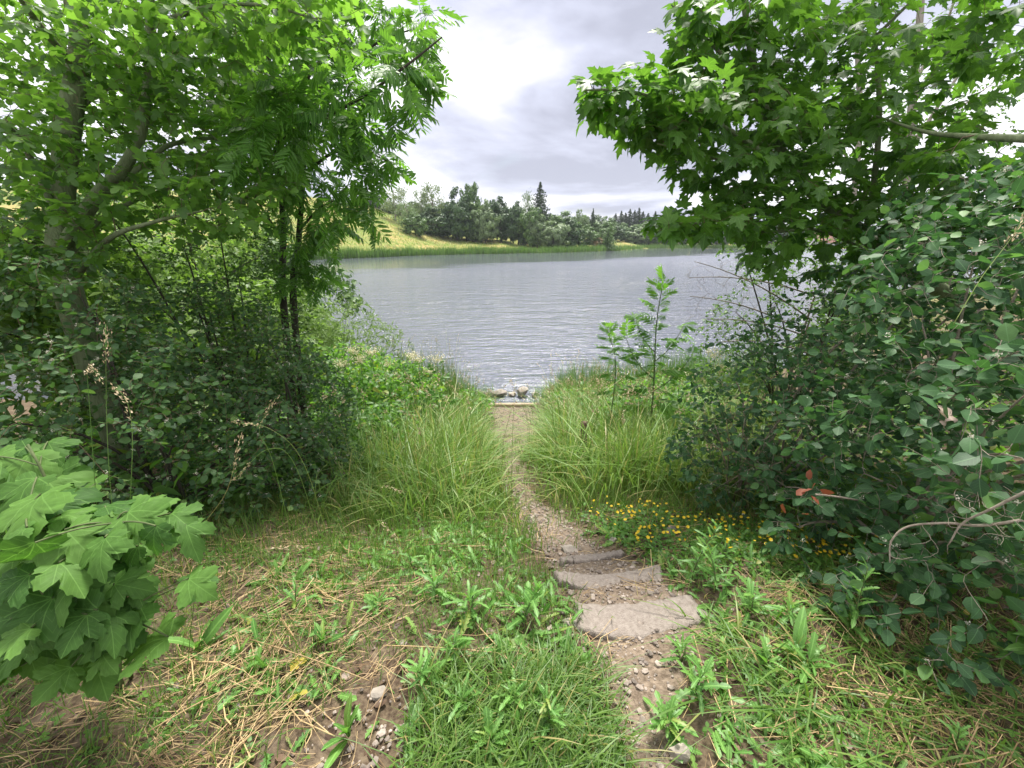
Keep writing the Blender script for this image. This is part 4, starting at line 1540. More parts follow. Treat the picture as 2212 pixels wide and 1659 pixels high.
    yf = np.interp(u, FAR_U, FAR_Y)
    x = u * yf
    yf = yf + 1.2 * np.sin(x * .21) + .7 * np.sin(x * .53 + 1)
    x = u * yf
    d = rng.normal(.2, .7, len(u))
    y = yf + d
    keep = vnoise(x, y * 0, .13, 5) > -.72
    x, y = x[keep], y[keep]
    p = np.column_stack([x, y, np.maximum(height(x, y), -.1)])
    blades(b, p, rng.uniform(1.1, 2.2, len(p)) * (1 + .25 * vnoise(x, y, .2, 6)), .12, leanv(len(p), .2), .4, 2)
    tag(obj('reeds', b.mesh('reeds', M['reed'])), 'bright green reeds fringing the far shore', kind='stuff')
    b = Bag()
    b2 = Bag()
    u = rng.uniform(-.62, .23, 24000)
    y = np.interp(u, FAR_U, FAR_Y) + rng.uniform(1, 85, len(u))
    x = u * y
    f = vnoise(x, y, .08, 12) + .5 * rng.normal(size=len(x))
    for bag, sel in ((b, f < .15), (b2, f > .15)):
        p = np.column_stack([x[sel], y[sel], height(x[sel], y[sel])])
        blades(bag, p, rng.uniform(.25, .7, len(p)), .14, leanv(len(p), .25), .4, 2)
    tag(obj('meadow_grass', b.mesh('meadow_grass', M['tall_grass'])), 'uncut meadow grass on the hill across the lake', kind='stuff')
    tag(obj('dry_meadow_grass', b2.mesh('dry_meadow_grass', M['dry_meadow'])), 'dry yellow grass on the hill across the lake', kind='stuff')


build_grass()


# ------------------------------------------------------------------ trees and shrubs of the near bank, left side
def pts(*a):
    return smooth_line([P(*q) if not isinstance(q, np.ndarray) else q for q in a], 5)


def W(x, y, dz=0.0):
    return np.array([x, y, hz(x, y) + dz])


def left_maple():
    base = W(-3.15, 3.1)
    up = P(150, -60, 3.1)
    trunk = smooth_line([base, P(150, 640, 3.3), P(130, 480, 3.3), P(150, 260, 3.2), P(175, 90, 3.1), up, up + [.2, .1, 1.2], up + [.1, .2, 2.6]], 6)
    fork = P(205, 430, 3.25)
    limbs = [(smooth_line([P(135, 540, 3.3), fork, P(262, 370, 3.2), P(300, 300, 3.15), P(318, 200, 3.1), P(322, 60, 3.1), P(330, -80, 3.1)], 5), .055, .02),
             (smooth_line([fork, P(260, 395, 3.4), P(320, 350, 3.5), P(370, 312, 3.6), P(470, 300, 3.8), P(560, 330, 4.0)], 5), .035, .008),
             (smooth_line([P(140, 560, 3.3), P(210, 480, 3.5), P(300, 430, 3.6), P(390, 400, 3.8)], 5), .03, .007),
             (smooth_line([P(150, 620, 3.3), P(230, 520, 3.0), P(330, 480, 2.9), P(440, 455, 2.9)], 5), .025, .006),
             (smooth_line([P(155, 250, 3.2), P(240, 190, 3.3), P(330, 230, 3.4), P(440, 280, 3.5), P(520, 350, 3.5)], 5), .016, .004),
             (smooth_line([P(165, 150, 3.1), P(90, 60, 2.8), P(30, -20, 2.6)], 5), .03, .012),
             (smooth_line([P(130, 480, 3.3), P(60, 330, 3.0), P(10, 260, 2.7)], 5), .028, .010),
             (smooth_line([P(322, 60, 3.1), P(430, 20, 2.9), P(560, 10, 2.7), P(680, 40, 2.6)], 5), .02, .005)]
    at = np.concatenate([EP(260, 120, 3.6, 330, 190, .8, 500), EP(260, 90, 2.8, 300, 110, .4, 150), EP(120, 330, 2.75, 150, 130, .25, 70), EP(60, 330, 3.5, 190, 200, .6, 230), EP(480, 110, 3.2, 230, 160, .8, 360),
                         EP(330, 300, 3.4, 260, 130, .7, 260), EP(640, 30, 2.7, 150, 70, .5, 100), EP(450, 420, 3.2, 200, 100, .6, 150), EP(60, 520, 2.8, 150, 120, .5, 120), EP(420, 240, 4.2, 300, 200, .6, 300),
                         ellipsoid(up + [0, 0, 1.5], (2.2, 1.8, 1.4), 160)])
    woody('maple_tree', 'old maple with thick grey trunk and forked limb, behind the large lobed leaves', 'tree', base,
          [(trunk, .10, .04)], limbs, at, 'field', M['field_maple'], M['bark_grey'], M['twig_brown'],
          dict(size=.088, step=.08, span=.6, start=.1, petiole=.03, droop=.25), 300, grow_kw=dict(r_twig=.0035))


def ash_tree():
    base = W(-2.75, 4.95)
    b2 = base + [.14, -.05, 0]
    t1 = smooth_line([base, P(612, 650, 5.0), P(612, 520, 5.0), P(606, 330, 5.0), P(598, 150, 5.0), P(590, -20, 5.0), P(585, -200, 5.0)], 6)
    t2 = smooth_line([b2, P(634, 650, 4.95), P(645, 520, 4.9), P(655, 380, 4.9), P(660, 220, 4.9), P(680, 60, 4.9), P(690, -120, 4.9)], 6)
    limbs = [(smooth_line([P(606, 420, 5.0), P(600, 310, 4.1), P(700, 255, 3.5), P(790, 205, 3.2), P(880, 140, 3.0), P(955, 80, 2.95)], 5), .022, .005),
             (smooth_line([P(655, 380, 4.9), P(720, 330, 4.4), P(790, 330, 4.0), P(840, 350, 3.8)], 5), .02, .005),
             (smooth_line([P(660, 220, 4.9), P(740, 150, 4.5), P(820, 90, 4.2), P(900, 60, 4.0)], 5), .02, .005),
             (smooth_line([P(598, 150, 5.0), P(520, 60, 4.6), P(460, 20, 4.3)], 5), .02, .005),
             (smooth_line([P(612, 520, 5.0), P(560, 440, 4.5), P(540, 400, 4.2)], 5), .016, .005),
             (smooth_line([P(645, 500, 4.9), P(690, 450, 4.6), P(730, 430, 4.3)], 5), .016, .005)]
    at = np.concatenate([EP(690, 230, 3.3, 140, 80, .4, 46), EP(560, 300, 3.2, 90, 70, .3, 18), EP(860, 170, 3.2, 85, 80, .35, 26), EP(800, 320, 3.7, 65, 85, .4, 30), EP(760, 450, 4.0, 70, 60, .4, 20),
                         EP(690, 120, 4.6, 120, 120, .7, 60), EP(780, 60, 4.4, 110, 70, .6, 36), EP(920, 70, 3.6, 45, 40, .3, 10), EP(600, 60, 4.8, 160, 110, .7, 70),
                         EP(660, 400, 4.5, 100, 110, .6, 46), EP(665, 560, 4.6, 65, 75, .4, 30), EP(560, 260, 4.7, 100, 150, .6, 60), EP(640, -150, 4.8, 250, 170, 1.0, 60)])
    woody('ash_tree', 'young ash with twin thin dark stems and drooping feathered leaves reaching over the water', 'tree', base,
          [(t1, .045, .015), (t2, .043, .013)], limbs, at, 'ash', M['ash'], M['bark_dark'], M['twig_green'],
          dict(size=.26, step=.12, span=.34, start=.1, spread=55, droop=.28, jitter=.4, flat=.75), 300, grow_kw=dict(r_twig=.004, up=.1))


def shrub(name, label, base, ells, shape, size, mat, twig_mat, bark, stems=9, most=300, cat='shrub', n_at=700, shell=.55, leaf_kw=None, r_stem=.012, group=None, r_twig=.0028, centre=None):
    """many stems arching out of one place, leaves towards the outside"""
    base = np.asarray(base, float)
    tot = sum(e[1][0] * e[1][1] + e[1][1] * e[1][2] + e[1][0] * e[1][2] for e in ells)
    at = np.concatenate([ellipsoid(c, r, max(3, int(n_at * (r[0] * r[1] + r[1] * r[2] + r[0] * r[2]) / tot)), shell) for c, r in ells])
    cen = at[rng.choice(len(at), max(12, len(at) // 14), replace=False)]        # sprays gather in clusters with gaps between
    mv = rng.random(len(at)) < .75
    near = np.argmin(((at[:, None, :] - cen[None]) ** 2).sum(2), 1)
    at = np.where(mv[:, None], cen[near] + (at - cen[near]) * .62, at)
    at = at[at[:, 2] > height(at[:, 0], at[:, 1]) + .05]
    limbs = []
    for i in range(stems):
        e = ells[i % len(ells)]
        t = ellipsoid(e[0], np.array(e[1]) * .75, 1)[0]
        b0 = base + rng.normal(0, .09, 3) * [1, 1, 0]
        mid = (b0 + t) / 2 + np.array([0, 0, .25 * np.linalg.norm(t - b0)]) + rng.normal(0, .08, 3)
        limbs.append((bez(b0, mid, t, 10), r_stem, r_stem * .3))
    kw = dict(size=size, step=size * .75, span=.35, flat=.6, jitter=.42, start=.3, petiole=.004, droop=.12)
    kw.update(leaf_kw or {})
    return woody(name, label, cat, base, [limbs[0]], limbs[1:], at, shape, mat, bark, twig_mat, kw, most, group, dict(r_twig=r_twig, up=.2))


def left_bushes():
    shrub('snowberry_bush', 'big dark round-leaved bush at the foot of the maple, behind the large lobed leaves', W(-2.35, 2.5),
          [((-2.3, 2.35, 2.15), (.85, .65, .75)), ((-3.0, 2.5, 2.5), (.9, .8, .85)), ((-1.95, 2.75, 1.75), (.65, .55, .55)), ((-2.9, 1.9, 2.2), (.6, .5, .6)), ((-1.7, 2.55, 1.55), (.45, .4, .3))],
          'round', .047, M['snowberry_left'], M['twig_brown'], M['bark_dark'], 14, 300, n_at=3500, shell=.35)
    shrub('snowberry_bush', 'round-leaved bush at the path side of the big dark one, below the twin ash stems', W(-1.95, 3.6),
          [((-2.15, 3.5, 1.85), (.72, .7, .85)), ((-2.7, 3.6, 2.3), (.8, .7, .75)), ((-1.62, 3.15, 1.5), (.40, .4, .40)), ((-2.35, 4.4, 1.6), (.6, .6, .6))],
          'round', .044, M['snowberry_left'], M['twig_brown'], M['bark_dark'], 12, 300, n_at=3300, shell=.35)
    shrub('hawthorn_bush', 'small-leaved thorny bush with dark twigs between the maple trunk and the twin ash stems', W(-2.9, 4.2),
          [((-3.0, 4.3, 2.9), (.9, .8, .8)), ((-2.6, 4.5, 2.6), (.6, .7, .7)), ((-3.4, 4.6, 3.4), (1.0, .8, .7)), ((-2.9, 4.9, 2.0), (.6, .6, .8))],
          'small', .04, M['hawthorn'], M['bark_dark'], M['bark_dark'], 12, 300, n_at=2200, leaf_kw=dict(step=.04), r_stem=.016, shell=.3)
    shrub('willow_bush', 'pale fine-leaved willow bush at the lakeside behind the twin ash stems', W(-3.5, 8.3),
          [((-3.3, 8.6, 1.25), (1.0, .7, 1.05)), ((-2.6, 8.5, 1.0), (.65, .5, .75)), ((-4.3, 8.5, 1.4), (.8, .7, .9)), ((-3.2, 8.2, 1.3), (.5, .4, .8))],
          'willow', .12, M['willow'], M['twig_green'], M['twig_green'], 16, 200, n_at=1900, leaf_kw=dict(span=.5, flat=.15, jitter=.9, step=.032, opposite=False, spread=35, droop=-.2), shell=.3)


left_maple()
ash_tree()
left_bushes()


def clump_crown(b, c, r, n_cl, per, cr, size):
    for _ in range(n_cl):
        v = rng.normal(size=3)
        v /= np.linalg.norm(v)
        q = np.asarray(c) + v * np.asarray(r) * rng.uniform(.45, 1.05)
        d = rng.normal(size=(per, 3))
        d /= np.linalg.norm(d, axis=1)[:, None]
        p = q + d * cr * (rng.random(per) ** .4)[:, None]
        cards(b, p, d + [0, 0, .5] + rng.normal(0, .4, (per, 3)), rng.uniform(.6, 1.3, per) * size, .85)


def bank_tree(name, label, x, y, h, w, mat, low=.1, size=.06, n=70, per=90, cat='tree', group=None, bark='bark_dark'):
    base = W(x, y)
    root = thing(name, label, cat, base, group)
    b = Bag()
    n_ = 8
    tube(b, smooth_line([(0, 0, -.1), (.02 * h, .01 * h, .3 * h), (0, .03 * h, .6 * h), (.02 * h, 0, .92 * h)], 4), np.linspace(.02 * h, .004 * h, 13), 7)
    obj('trunk', b.mesh('trunk', M[bark]), root)
    for q in range(5):
        b = Bag()
        th, z0 = q * 2.4 + x, h * (.2 + .1 * q)
        tube(b, bez(np.array([.01 * h, 0, z0]), np.array([math.cos(th) * w * .15, math.sin(th) * w * .15, z0 + .12 * h]), np.array([math.cos(th) * w * .4, math.sin(th) * w * .4, z0 + .2 * h]), 7), np.linspace(.01 * h, .002 * h, 7), 5)
        obj('branch', b.mesh('branch', M[bark]), root)
    b = Bag()
    clump_crown(b, (0, 0, h * (.5 + low / 2)), (w / 2, w / 2, h * (.5 - low / 2)), n, per, .11 * (w + h) / 2, size)
    tag(obj('crown', b.mesh('crown', mat, False), root), kind='stuff')
    return root


# the left bank runs on behind the bushes: scrub and trees along the lake, some painted sunlit
for x, y, h, w, mk, lab in [(-4.6, 6.6, 2.6, 2.6, 'far_painted_sun', 'low bright scrub between the thorny bush and the willow'), (-5.2, 9.5, 3.0, 2.6, 'far_painted_sun', 'bright scrub at the water behind the ash'), (-6.6, 12.5, 4.3, 3.6, 'far_round', 'leaning lakeside tree behind the ash crown'),
                            (-5.0, 5.0, 3.2, 2.2, 'far_painted_sun', 'bright bush between the maple trunk and the thorny bush'), (-6.2, 8.5, 4.2, 3.6, 'far_painted_sun', 'bright green hazel scrub behind the maple trunk'), (-9.5, 10.5, 4.0, 4.4, 'far_painted_sun', 'scrub coloured as sunlit further behind the maple trunk'),
                            (-5.6, 6.2, 2.6, 2.2, 'far_round', 'mid green scrub right behind the thorny bush'), (-5.0, 3.2, 3.0, 2.4, 'far_round', 'dense dark bush at the edge of the picture behind the lobed leaves'), (-13, 14, 6.5, 6.5, 'far_round', 'spreading tree on the bank behind the scrub'),
                            (-17, 12, 8, 7, 'far_round', 'tall tree on the bank at the far side of the maple'), (-9.2, 16, 5.5, 4.6, 'far_painted_sun', 'light tree on the lakeside bank behind the ash'),
                            (-7.5, 4.5, 5.5, 4, 'far_round', 'dense tree just outside the path at the maple'), (-20, 28, 11, 9, 'far_dark', 'dark tall tree at the back of the left bank'),
                            (-15.5, 26, 8, 6, 'far_painted_sun', 'light green tree at the back of the left bank')]:
    bank_tree('bank_tree', lab, x, y, h, w, M[mk], .05, .06 + .0027 * y, 52, 70, 'tree' if h > 4.5 else 'shrub')


# ------------------------------------------------------------------ trees and shrubs of the near bank, right side
def right_maple():
    base = W(4.55, 3.9)
    knee = P(1960, 590, 3.75)
    trunk = smooth_line([base, P(2080, 690, 3.85), knee, P(1870, 510, 3.6), P(1790, 445, 3.5), P(1740, 400, 3.4), P(1690, 330, 3.3), P(1650, 230, 3.2), P(1620, 100, 3.1), P(1600, -60, 3.1)], 6)
    limbs = [(smooth_line([P(1740, 400, 3.4), P(1650, 330, 3.1), P(1540, 260, 2.8), P(1430, 215, 2.6), P(1330, 195, 2.5), P(1260, 195, 2.45)], 5), .022, .004),
             (smooth_line([P(1650, 230, 3.2), P(1570, 130, 3.0), P(1500, 60, 2.9), P(1450, 10, 2.8)], 5), .018, .004),
             (smooth_line([P(1870, 510, 3.6), P(1890, 380, 3.5), P(1900, 240, 3.4), P(1890, 80, 3.3), P(1880, -60, 3.3)], 5), .028, .010),
             (smooth_line([P(1900, 560, 3.65), P(1780, 500, 3.4), P(1660, 500, 3.1), P(1560, 490, 2.9), P(1470, 480, 2.75), P(1420, 500, 2.7)], 5), .016, .004),
             (smooth_line([P(2212, 300, 2.6), P(2100, 295, 2.7), P(2000, 285, 2.9), P(1890, 250, 3.1)], 5), .024, .006),
             (smooth_line([P(1690, 330, 3.3), P(1600, 350, 3.0), P(1500, 330, 2.75), P(1420, 310, 2.6)], 5), .014, .004),
             (smooth_line([P(1890, 80, 3.3), P(2000, -20, 3.0), P(2120, -60, 2.9)], 5), .014, .005)]
    at = np.concatenate([EP(1420, 215, 2.6, 165, 62, .35, 152), EP(1300, 190, 2.5, 55, 30, .2, 19), EP(1450, 285, 2.65, 120, 45, .3, 64), EP(1620, 300, 2.95, 190, 110, .5, 192),
                         EP(1590, 100, 3.0, 150, 115, .5, 144), EP(1490, 50, 2.85, 55, 70, .3, 35), EP(1740, 200, 3.2, 180, 150, .6, 140), EP(1880, 100, 3.3, 220, 130, .7, 70), EP(1900, 330, 3.4, 260, 110, .6, 130), EP(1680, 530, 3.2, 120, 45, .4, 14),
                         EP(1640, 440, 3.1, 130, 60, .4, 73), EP(1530, 475, 2.85, 100, 36, .3, 48), EP(1440, 480, 2.72, 40, 30, .2, 12), EP(1800, 470, 3.4, 180, 60, .5, 96), EP(2060, 420, 2.9, 160, 110, .5, 96),
                         EP(2010, 210, 3.4, 230, 180, .6, 110), EP(1850, 560, 3.5, 230, 60, .5, 80), EP(2120, 60, 3.3, 130, 140, .5, 34), EP(1800, -150, 3.2, 350, 160, .9, 176), EP(2150, 60, 3.0, 130, 140, .6, 18)])
    woody('maple_tree', 'maple with pointed leaves on a slanting trunk, boughs reaching out over the water', 'tree', base,
          [(trunk, .075, .018)], limbs, at, 'norway', M['maple'], M['bark_grey'], M['twig_brown'],
          dict(size=.112, step=.115, span=.42, start=.1, petiole=.06, droop=.35, jitter=.28, spread=58), 300, grow_kw=dict(r_twig=.0035, up=.12))


def back_tree():
    base = W(8.3, 6.6)
    base2 = W(6.9, 6.9)
    t1 = smooth_line([base, P(1985, 500, 6.9), P(1965, 330, 6.9), P(1975, 180, 6.9), P(1990, 0, 6.9), P(2000, -200, 6.9)], 6)
    t2 = smooth_line([base2, P(1852, 500, 6.9), P(1850, 380, 6.9), P(1858, 250, 6.9), P(1850, 60, 6.9), P(1845, -140, 6.9)], 6)
    limbs = [(smooth_line([P(1965, 330, 6.9), P(2020, 240, 6.7), P(2080, 150, 6.5), P(2150, 60, 6.3)], 5), .035, .01),
             (smooth_line([P(1970, 300, 6.9), P(2050, 250, 6.9), P(2130, 190, 6.9)], 5), .025, .008),
             (smooth_line([P(1975, 180, 6.9), P(2040, 60, 6.9), P(2080, -60, 6.9)], 5), .03, .01),
             (smooth_line([P(1850, 380, 6.9), P(1810, 300, 6.9), P(1790, 220, 6.9)], 5), .022, .008)]
    at = np.concatenate([EP(2080, 330, 6.5, 140, 110, 1.0, 110), EP(1900, 120, 6.9, 160, 150, 1.0, 90), EP(2140, 120, 6.5, 110, 170, 1.0, 70), EP(1980, -100, 6.9, 300, 160, 1.3, 90), EP(1850, 430, 6.9, 120, 80, .8, 50)])
    woody('grey_barked_tree', 'slim tree with two pale upright trunks and thin foliage, behind the slanting maple', 'tree', base,
          [(t1, .085, .035), (t2, .06, .03)], limbs, at, 'small', M['hawthorn'], M['bark_pale'], M['bark_dark'],
          dict(size=.07, step=.07, span=.6, start=.2, droop=.3, petiole=.02), 300, grow_kw=dict(r_twig=.005))


def right_bushes():
    shrub('snowberry_bush', 'bluish green round-leaved bush with small white blossoms, close at the edge of the picture', W(2.25, 2.0),
          [((1.98, 1.75, 2.38), (.62, .55, .55)), ((1.72, 1.2, 2.72), (.42, .35, .36)), ((2.3, 1.9, 2.95), (.8, .75, .55)), ((1.70, 1.32, 1.98), (.40, .36, .28)), ((1.9, 2.35, 2.15), (.62, .6, .5)), ((1.62, 1.75, 1.88), (.36, .42, .26)), ((2.75, 2.3, 3.35), (.85, .7, .4))],
          'round', .064, M['snowberry'], M['dead_wood'], M['dead_wood'], 16, 300, n_at=2700, leaf_kw=dict(span=.3), shell=.4)
    shrub('snowberry_bush', 'round-leaved bush with many bare brown twigs beneath, between the near bush and the tall grass', W(1.95, 3.0),
          [((1.95, 3.0, 2.05), (.7, .65, .7)), ((2.6, 3.1, 2.5), (.8, .7, .7)), ((1.5, 2.75, 1.78), (.42, .45, .36)), ((2.9, 2.6, 2.9), (.8, .7, .5)), ((3.3, 3.0, 3.45), (.9, .7, .4))],
          'round', .05, M['snowberry'], M['dead_wood'], M['dead_wood'], 16, 300, n_at=2400, shell=.4)
    shrub('hawthorn_bush', 'thorny small-leaved bush over the water with bare grey twigs sticking out', W(3.6, 5.0),
          [((3.1, 4.9, 2.45), (.8, .7, .6)), ((3.8, 4.8, 2.9), (.9, .8, .6)), ((2.55, 4.8, 2.0), (.5, .5, .5)), ((4.6, 5.0, 2.8), (1.1, .8, .9)), ((3.4, 4.9, 1.6), (1.0, .7, .7)), (P(1700, 560, 4.7), (.75, .6, .3)), (P(1600, 690, 4.7), (.4, .5, .5)), (P(1830, 540, 4.8), (.7, .6, .35)), ((4.4, 4.8, 3.5), (1.0, .7, .45))],
          'small', .042, M['hawthorn'], M['bark_dark'], M['bark_dark'], 16, 300, n_at=3000, leaf_kw=dict(step=.045), r_stem=.016, shell=.3)
    base = W(1.75, 2.95)
    root = thing('dry_brushwood', 'tangle of dry brown twigs at the foot of the round-leaved bush beside the tall grass', 'brushwood', base)
    L_ = []
    for q in range(9):
        e = P(1600 + rng.uniform(-70, 90), 970 + rng.uniform(-90, 70), 2.55 + rng.uniform(-.2, .2))
        L_.append((bez(base + rng.normal(0, .06, 3) * [1, 1, 0], (base + e) / 2 + [0, 0, .12], e, 8), .006, .002))
        b = Bag()
        tube(b, L_[-1][0], np.linspace(.006, .002, 8), 5)
        obj('branch', b.mesh('branch', M['dead_wood'], True, base), root)
    b = Bag()
    for p_, r_ in grow(L_, EP(1600, 970, 2.55, 120, 110, .25, 260), r_twig=.0022, up=.05):
        tube(b, p_, r_, 3, cap=False)
    tag(obj('twigs', b.mesh('twigs', M['twig_brown'], True, base), root), kind='stuff')
    # bare twigs of that bush
    base = W(3.3, 4.95)
    root = thing('bare_bush', 'leafless grey twigs reaching out of the thorny bush over the water', 'shrub', base)
    L_ = []
    for (px, py, d, px2, py2) in [(1750, 690, 4.6, 1500, 565), (1760, 640, 4.7, 1490, 600), (1740, 720, 4.5, 1490, 640), (1770, 740, 4.5, 1530, 690), (1760, 770, 4.4, 1550, 740)]:
        a, e = P(px, py, d), P(px2, py2, d - .1)
        L_.append((bez(a, (a + e) / 2 + [0, 0, .15], e, 10), .010, .003))
    for q in L_:
        b = Bag()
        tube(b, bez(base, (base + q[0][0]) / 2 + [0, 0, .2], q[0][0], 7), np.linspace(.016, .010, 7), 6)
        tube(b, q[0], np.linspace(q[1], q[2], len(q[0])), 5)
        obj('branch', b.mesh('branch', M['dead_wood'], True, base), root)
    at = np.concatenate([EP(1570, 590, 4.55, 100, 45, .3, 70), EP(1560, 680, 4.45, 90, 70, .3, 90), EP(1650, 650, 4.5, 90, 80, .3, 60)])
    b = Bag()
    for p_, r_ in grow(L_, at, r_twig=.003, up=.05):
        tube(b, p_, r_, 3, cap=False)
    tag(obj('twigs', b.mesh('twigs', M['dead_wood'], True, base), root), kind='stuff')


right_maple()
back_tree()
right_bushes()
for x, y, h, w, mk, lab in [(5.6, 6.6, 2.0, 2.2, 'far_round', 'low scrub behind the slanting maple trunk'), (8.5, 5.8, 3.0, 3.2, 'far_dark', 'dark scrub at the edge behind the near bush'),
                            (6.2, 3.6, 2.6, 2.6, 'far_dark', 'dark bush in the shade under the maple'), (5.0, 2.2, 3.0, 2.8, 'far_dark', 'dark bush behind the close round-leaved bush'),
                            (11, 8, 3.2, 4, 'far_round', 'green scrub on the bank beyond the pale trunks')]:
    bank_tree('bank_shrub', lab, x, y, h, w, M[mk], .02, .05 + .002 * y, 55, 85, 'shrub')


# ------------------------------------------------------------------ small plants
def leaf_on(root, org, shape, k, p, d, u, size, mat, name='leaf'):
    t = LF[shape][k % len(LF[shape])]
    if mat.name not in t.me:
        t.me[mat.name] = mesh_from(name, t.V, t.T, mat, t.uv)
    o = bpy.data.objects.new(name, t.me[mat.name])
    COL.objects.link(o)
    o.parent = root
    Mx = np.eye(4)
    Mx[:3, :3] = frames(np.atleast_2d(np.asarray(d, float)), np.atleast_2d(np.asarray(u, float)))[0] * size
    Mx[:3, 3] = np.asarray(p) - org
    import mathutils
    o.matrix_local = mathutils.Matrix(Mx.tolist())
    return o


def sycamore():
    base = W(-1.42, 1.12)
    root = thing('sycamore_sapling', 'sycamore sapling with very large pale green lobed leaves beside the dark bush', 'sapling', base)
    b = Bag()
    tops = [P(60, 1120, 1.25), P(250, 1130, 1.25), P(120, 1330, 1.2), P(60, 960, 1.5), P(260, 1330, 1.3)]
    stems = []
    for t in tops:
        s = bez(base + rng.normal(0, .03, 3) * [1, 1, 0], (base + t) / 2 + [0, .05, .15], t, 9)
        stems.append(s)
        bb = Bag()
        tube(bb, s, np.linspace(.007, .004, 9), 6)
        obj('stem', bb.mesh('stem', M['twig_green'], True, base), root)
    nodes = np.concatenate(stems)
    spec = [  # leaf middle in the picture, axis depth, size in picture units, picture direction of the tip (degrees from down, + to the right)
        (60, 1105, 1.22, 175, 10), (160, 1180, 1.18, 170, 35), (20, 1175, 1.15, 170, -20), (130, 1085, 1.3, 150, 60), (300, 1130, 1.25, 165, 40), (385, 1120, 1.3, 110, 60), (215, 1220, 1.16, 165, 15),
        (60, 1240, 1.12, 165, -15), (250, 1085, 1.32, 130, 80), (150, 1265, 1.14, 150, 25), (20, 1310, 1.10, 160, -30), (110, 1340, 1.16, 150, 10), (60, 1400, 1.12, 160, 5), (190, 1360, 1.2, 160, 40),
        (165, 1430, 1.14, 170, 15), (270, 1310, 1.24, 130, 60), (20, 1460, 1.08, 150, -10), (230, 1290, 1.25, 130, 10), (330, 1180, 1.22, 140, 15), (240, 1410, 1.2, 110, 40), (90, 1180, 1.26, 150, 0), (40, 1040, 1.32, 140, -10),
        (40, 960, 1.5, 150, 0), (110, 1010, 1.5, 130, 40), (20, 900, 1.55, 130, -20), (150, 970, 1.55, 110, 60), (95, 930, 1.6, 120, 20), (70, 1450, 1.16, 150, 30), (300, 1345, 1.3, 100, 70)]
    spec += [(rng.uniform(0, 330), rng.uniform(1080, 1500), rng.uniform(1.22, 1.42), rng.uniform(90, 150), rng.uniform(-60, 80)) for _ in range(40)]
    spec += [(rng.uniform(0, 190), rng.uniform(860, 1060), rng.uniform(1.5, 1.75), rng.uniform(90, 140), rng.uniform(-60, 80)) for _ in range(8)]
    spec += [(rng.uniform(-20, 230), rng.uniform(1400, 1600), rng.uniform(1.12, 1.32), rng.uniform(100, 150), rng.uniform(-60, 80)) for _ in range(14)]
    spec += [(rng.uniform(180, 430), rng.uniform(1110, 1330), rng.uniform(1.25, 1.42), rng.uniform(100, 150), rng.uniform(-30, 80)) for _ in range(12)]
    for i, (px, py, dp, wpx, an) in enumerate(spec):
        py = 1105 + (py - 1105) * (.78 if py > 1105 else .62)
        c = P(px, py, dp)
        size = wpx * dp / FPX * rng.uniform(.42, .74)
        view = (np.array([0, 0, EYE]) - c)
        view /= np.linalg.norm(view)
        rt = np.array([1.0, 0, 0])
        dn = np.cross(view, rt)
        dn = dn if dn[2] < 0 else -dn
        a = R(an)
        d = dn * math.cos(a) + rt * math.sin(a) + rng.normal(0, .18, 3)
        d[2] = d[2] * .32
        d /= np.linalg.norm(d)
        u = np.array([.1, -.2, 1.0]) + .15 * view + rng.normal(0, .36, 3)
        p0 = c - d * size * .42
        leaf_on(root, base, 'sycamore', i, p0, d, u, size, M['sycamore'])
        j = np.argmin(np.linalg.norm(nodes - p0, axis=1) + np.where(nodes[:, 2] > p0[2], .1, 0))
        tube(b, bez(nodes[j], (nodes[j] + p0) / 2 + [0, 0, .02], p0, 5), [.0026] * 5, 5, rng.random(), False)
    tag(obj('petioles', b.mesh('petioles', M['twig_green'], True, base), root), kind='stuff')


sycamore()


def stem_plant(name, label, cat, base, h, shape, size, mat, n=14, lean=(0, 0), group=None, stem_r=.004, spread=60, droop=.15, top_flower=None, whorl=1, bare=.15, stem_mat='twig_green', rise=0.0):
    """an upright herb: stem, leaves as parts, perhaps a head of blossom"""
    base = np.asarray(base, float)
    root = thing(name, label, cat, base, group)
    top = base + [lean[0], lean[1], h]
    line = bez(base, base + [lean[0] * .2, lean[1] * .2, h * .55], top, 8)
    b = Bag()
    tube(b, line, np.linspace(stem_r, stem_r * .5, 8), 6)
    obj('stem', b.mesh('stem', M[stem_mat], True, base), root)
    a = rng.uniform(0, 6.28)
    for i in range(n):
        t = bare + (1 - bare) * (i + .5) / n
        p = np.array([np.interp(t, np.linspace(0, 1, 8), line[:, k]) for k in range(3)])
        for w in range(whorl):
            th = a + w * 2 * math.pi / whorl
            e = R(90 - spread) + .5 * t + rise
            d = np.array([math.cos(th) * math.cos(e), math.sin(th) * math.cos(e), math.sin(e) - droop]) + rng.normal(0, .1, 3)
            leaf_on(root, base, shape, int(rng.integers(0, 9)), p, d, np.array([0, 0, 1.0]) + rng.normal(0, .2, 3), size * (1.15 - .6 * t) * rng.uniform(.8, 1.15), mat)
        a += 2.4 if whorl == 1 else 1.57
    if top_flower:
        fb = Bag()
        r = top_flower
        d = rng.normal(size=(170, 3)) * [r, r, r * .55]
        cards(fb, top + d + [0, 0, r * .3] + np.column_stack([np.zeros(170), np.zeros(170), .3 * np.hypot(d[:, 0], d[:, 1])]), rng.normal(size=(170, 3)) + [0, 0, .8], .012, 1)
        tag(obj('blossom', fb.mesh('blossom', M['flower_cream'], False, base), root), kind='stuff')
    return root


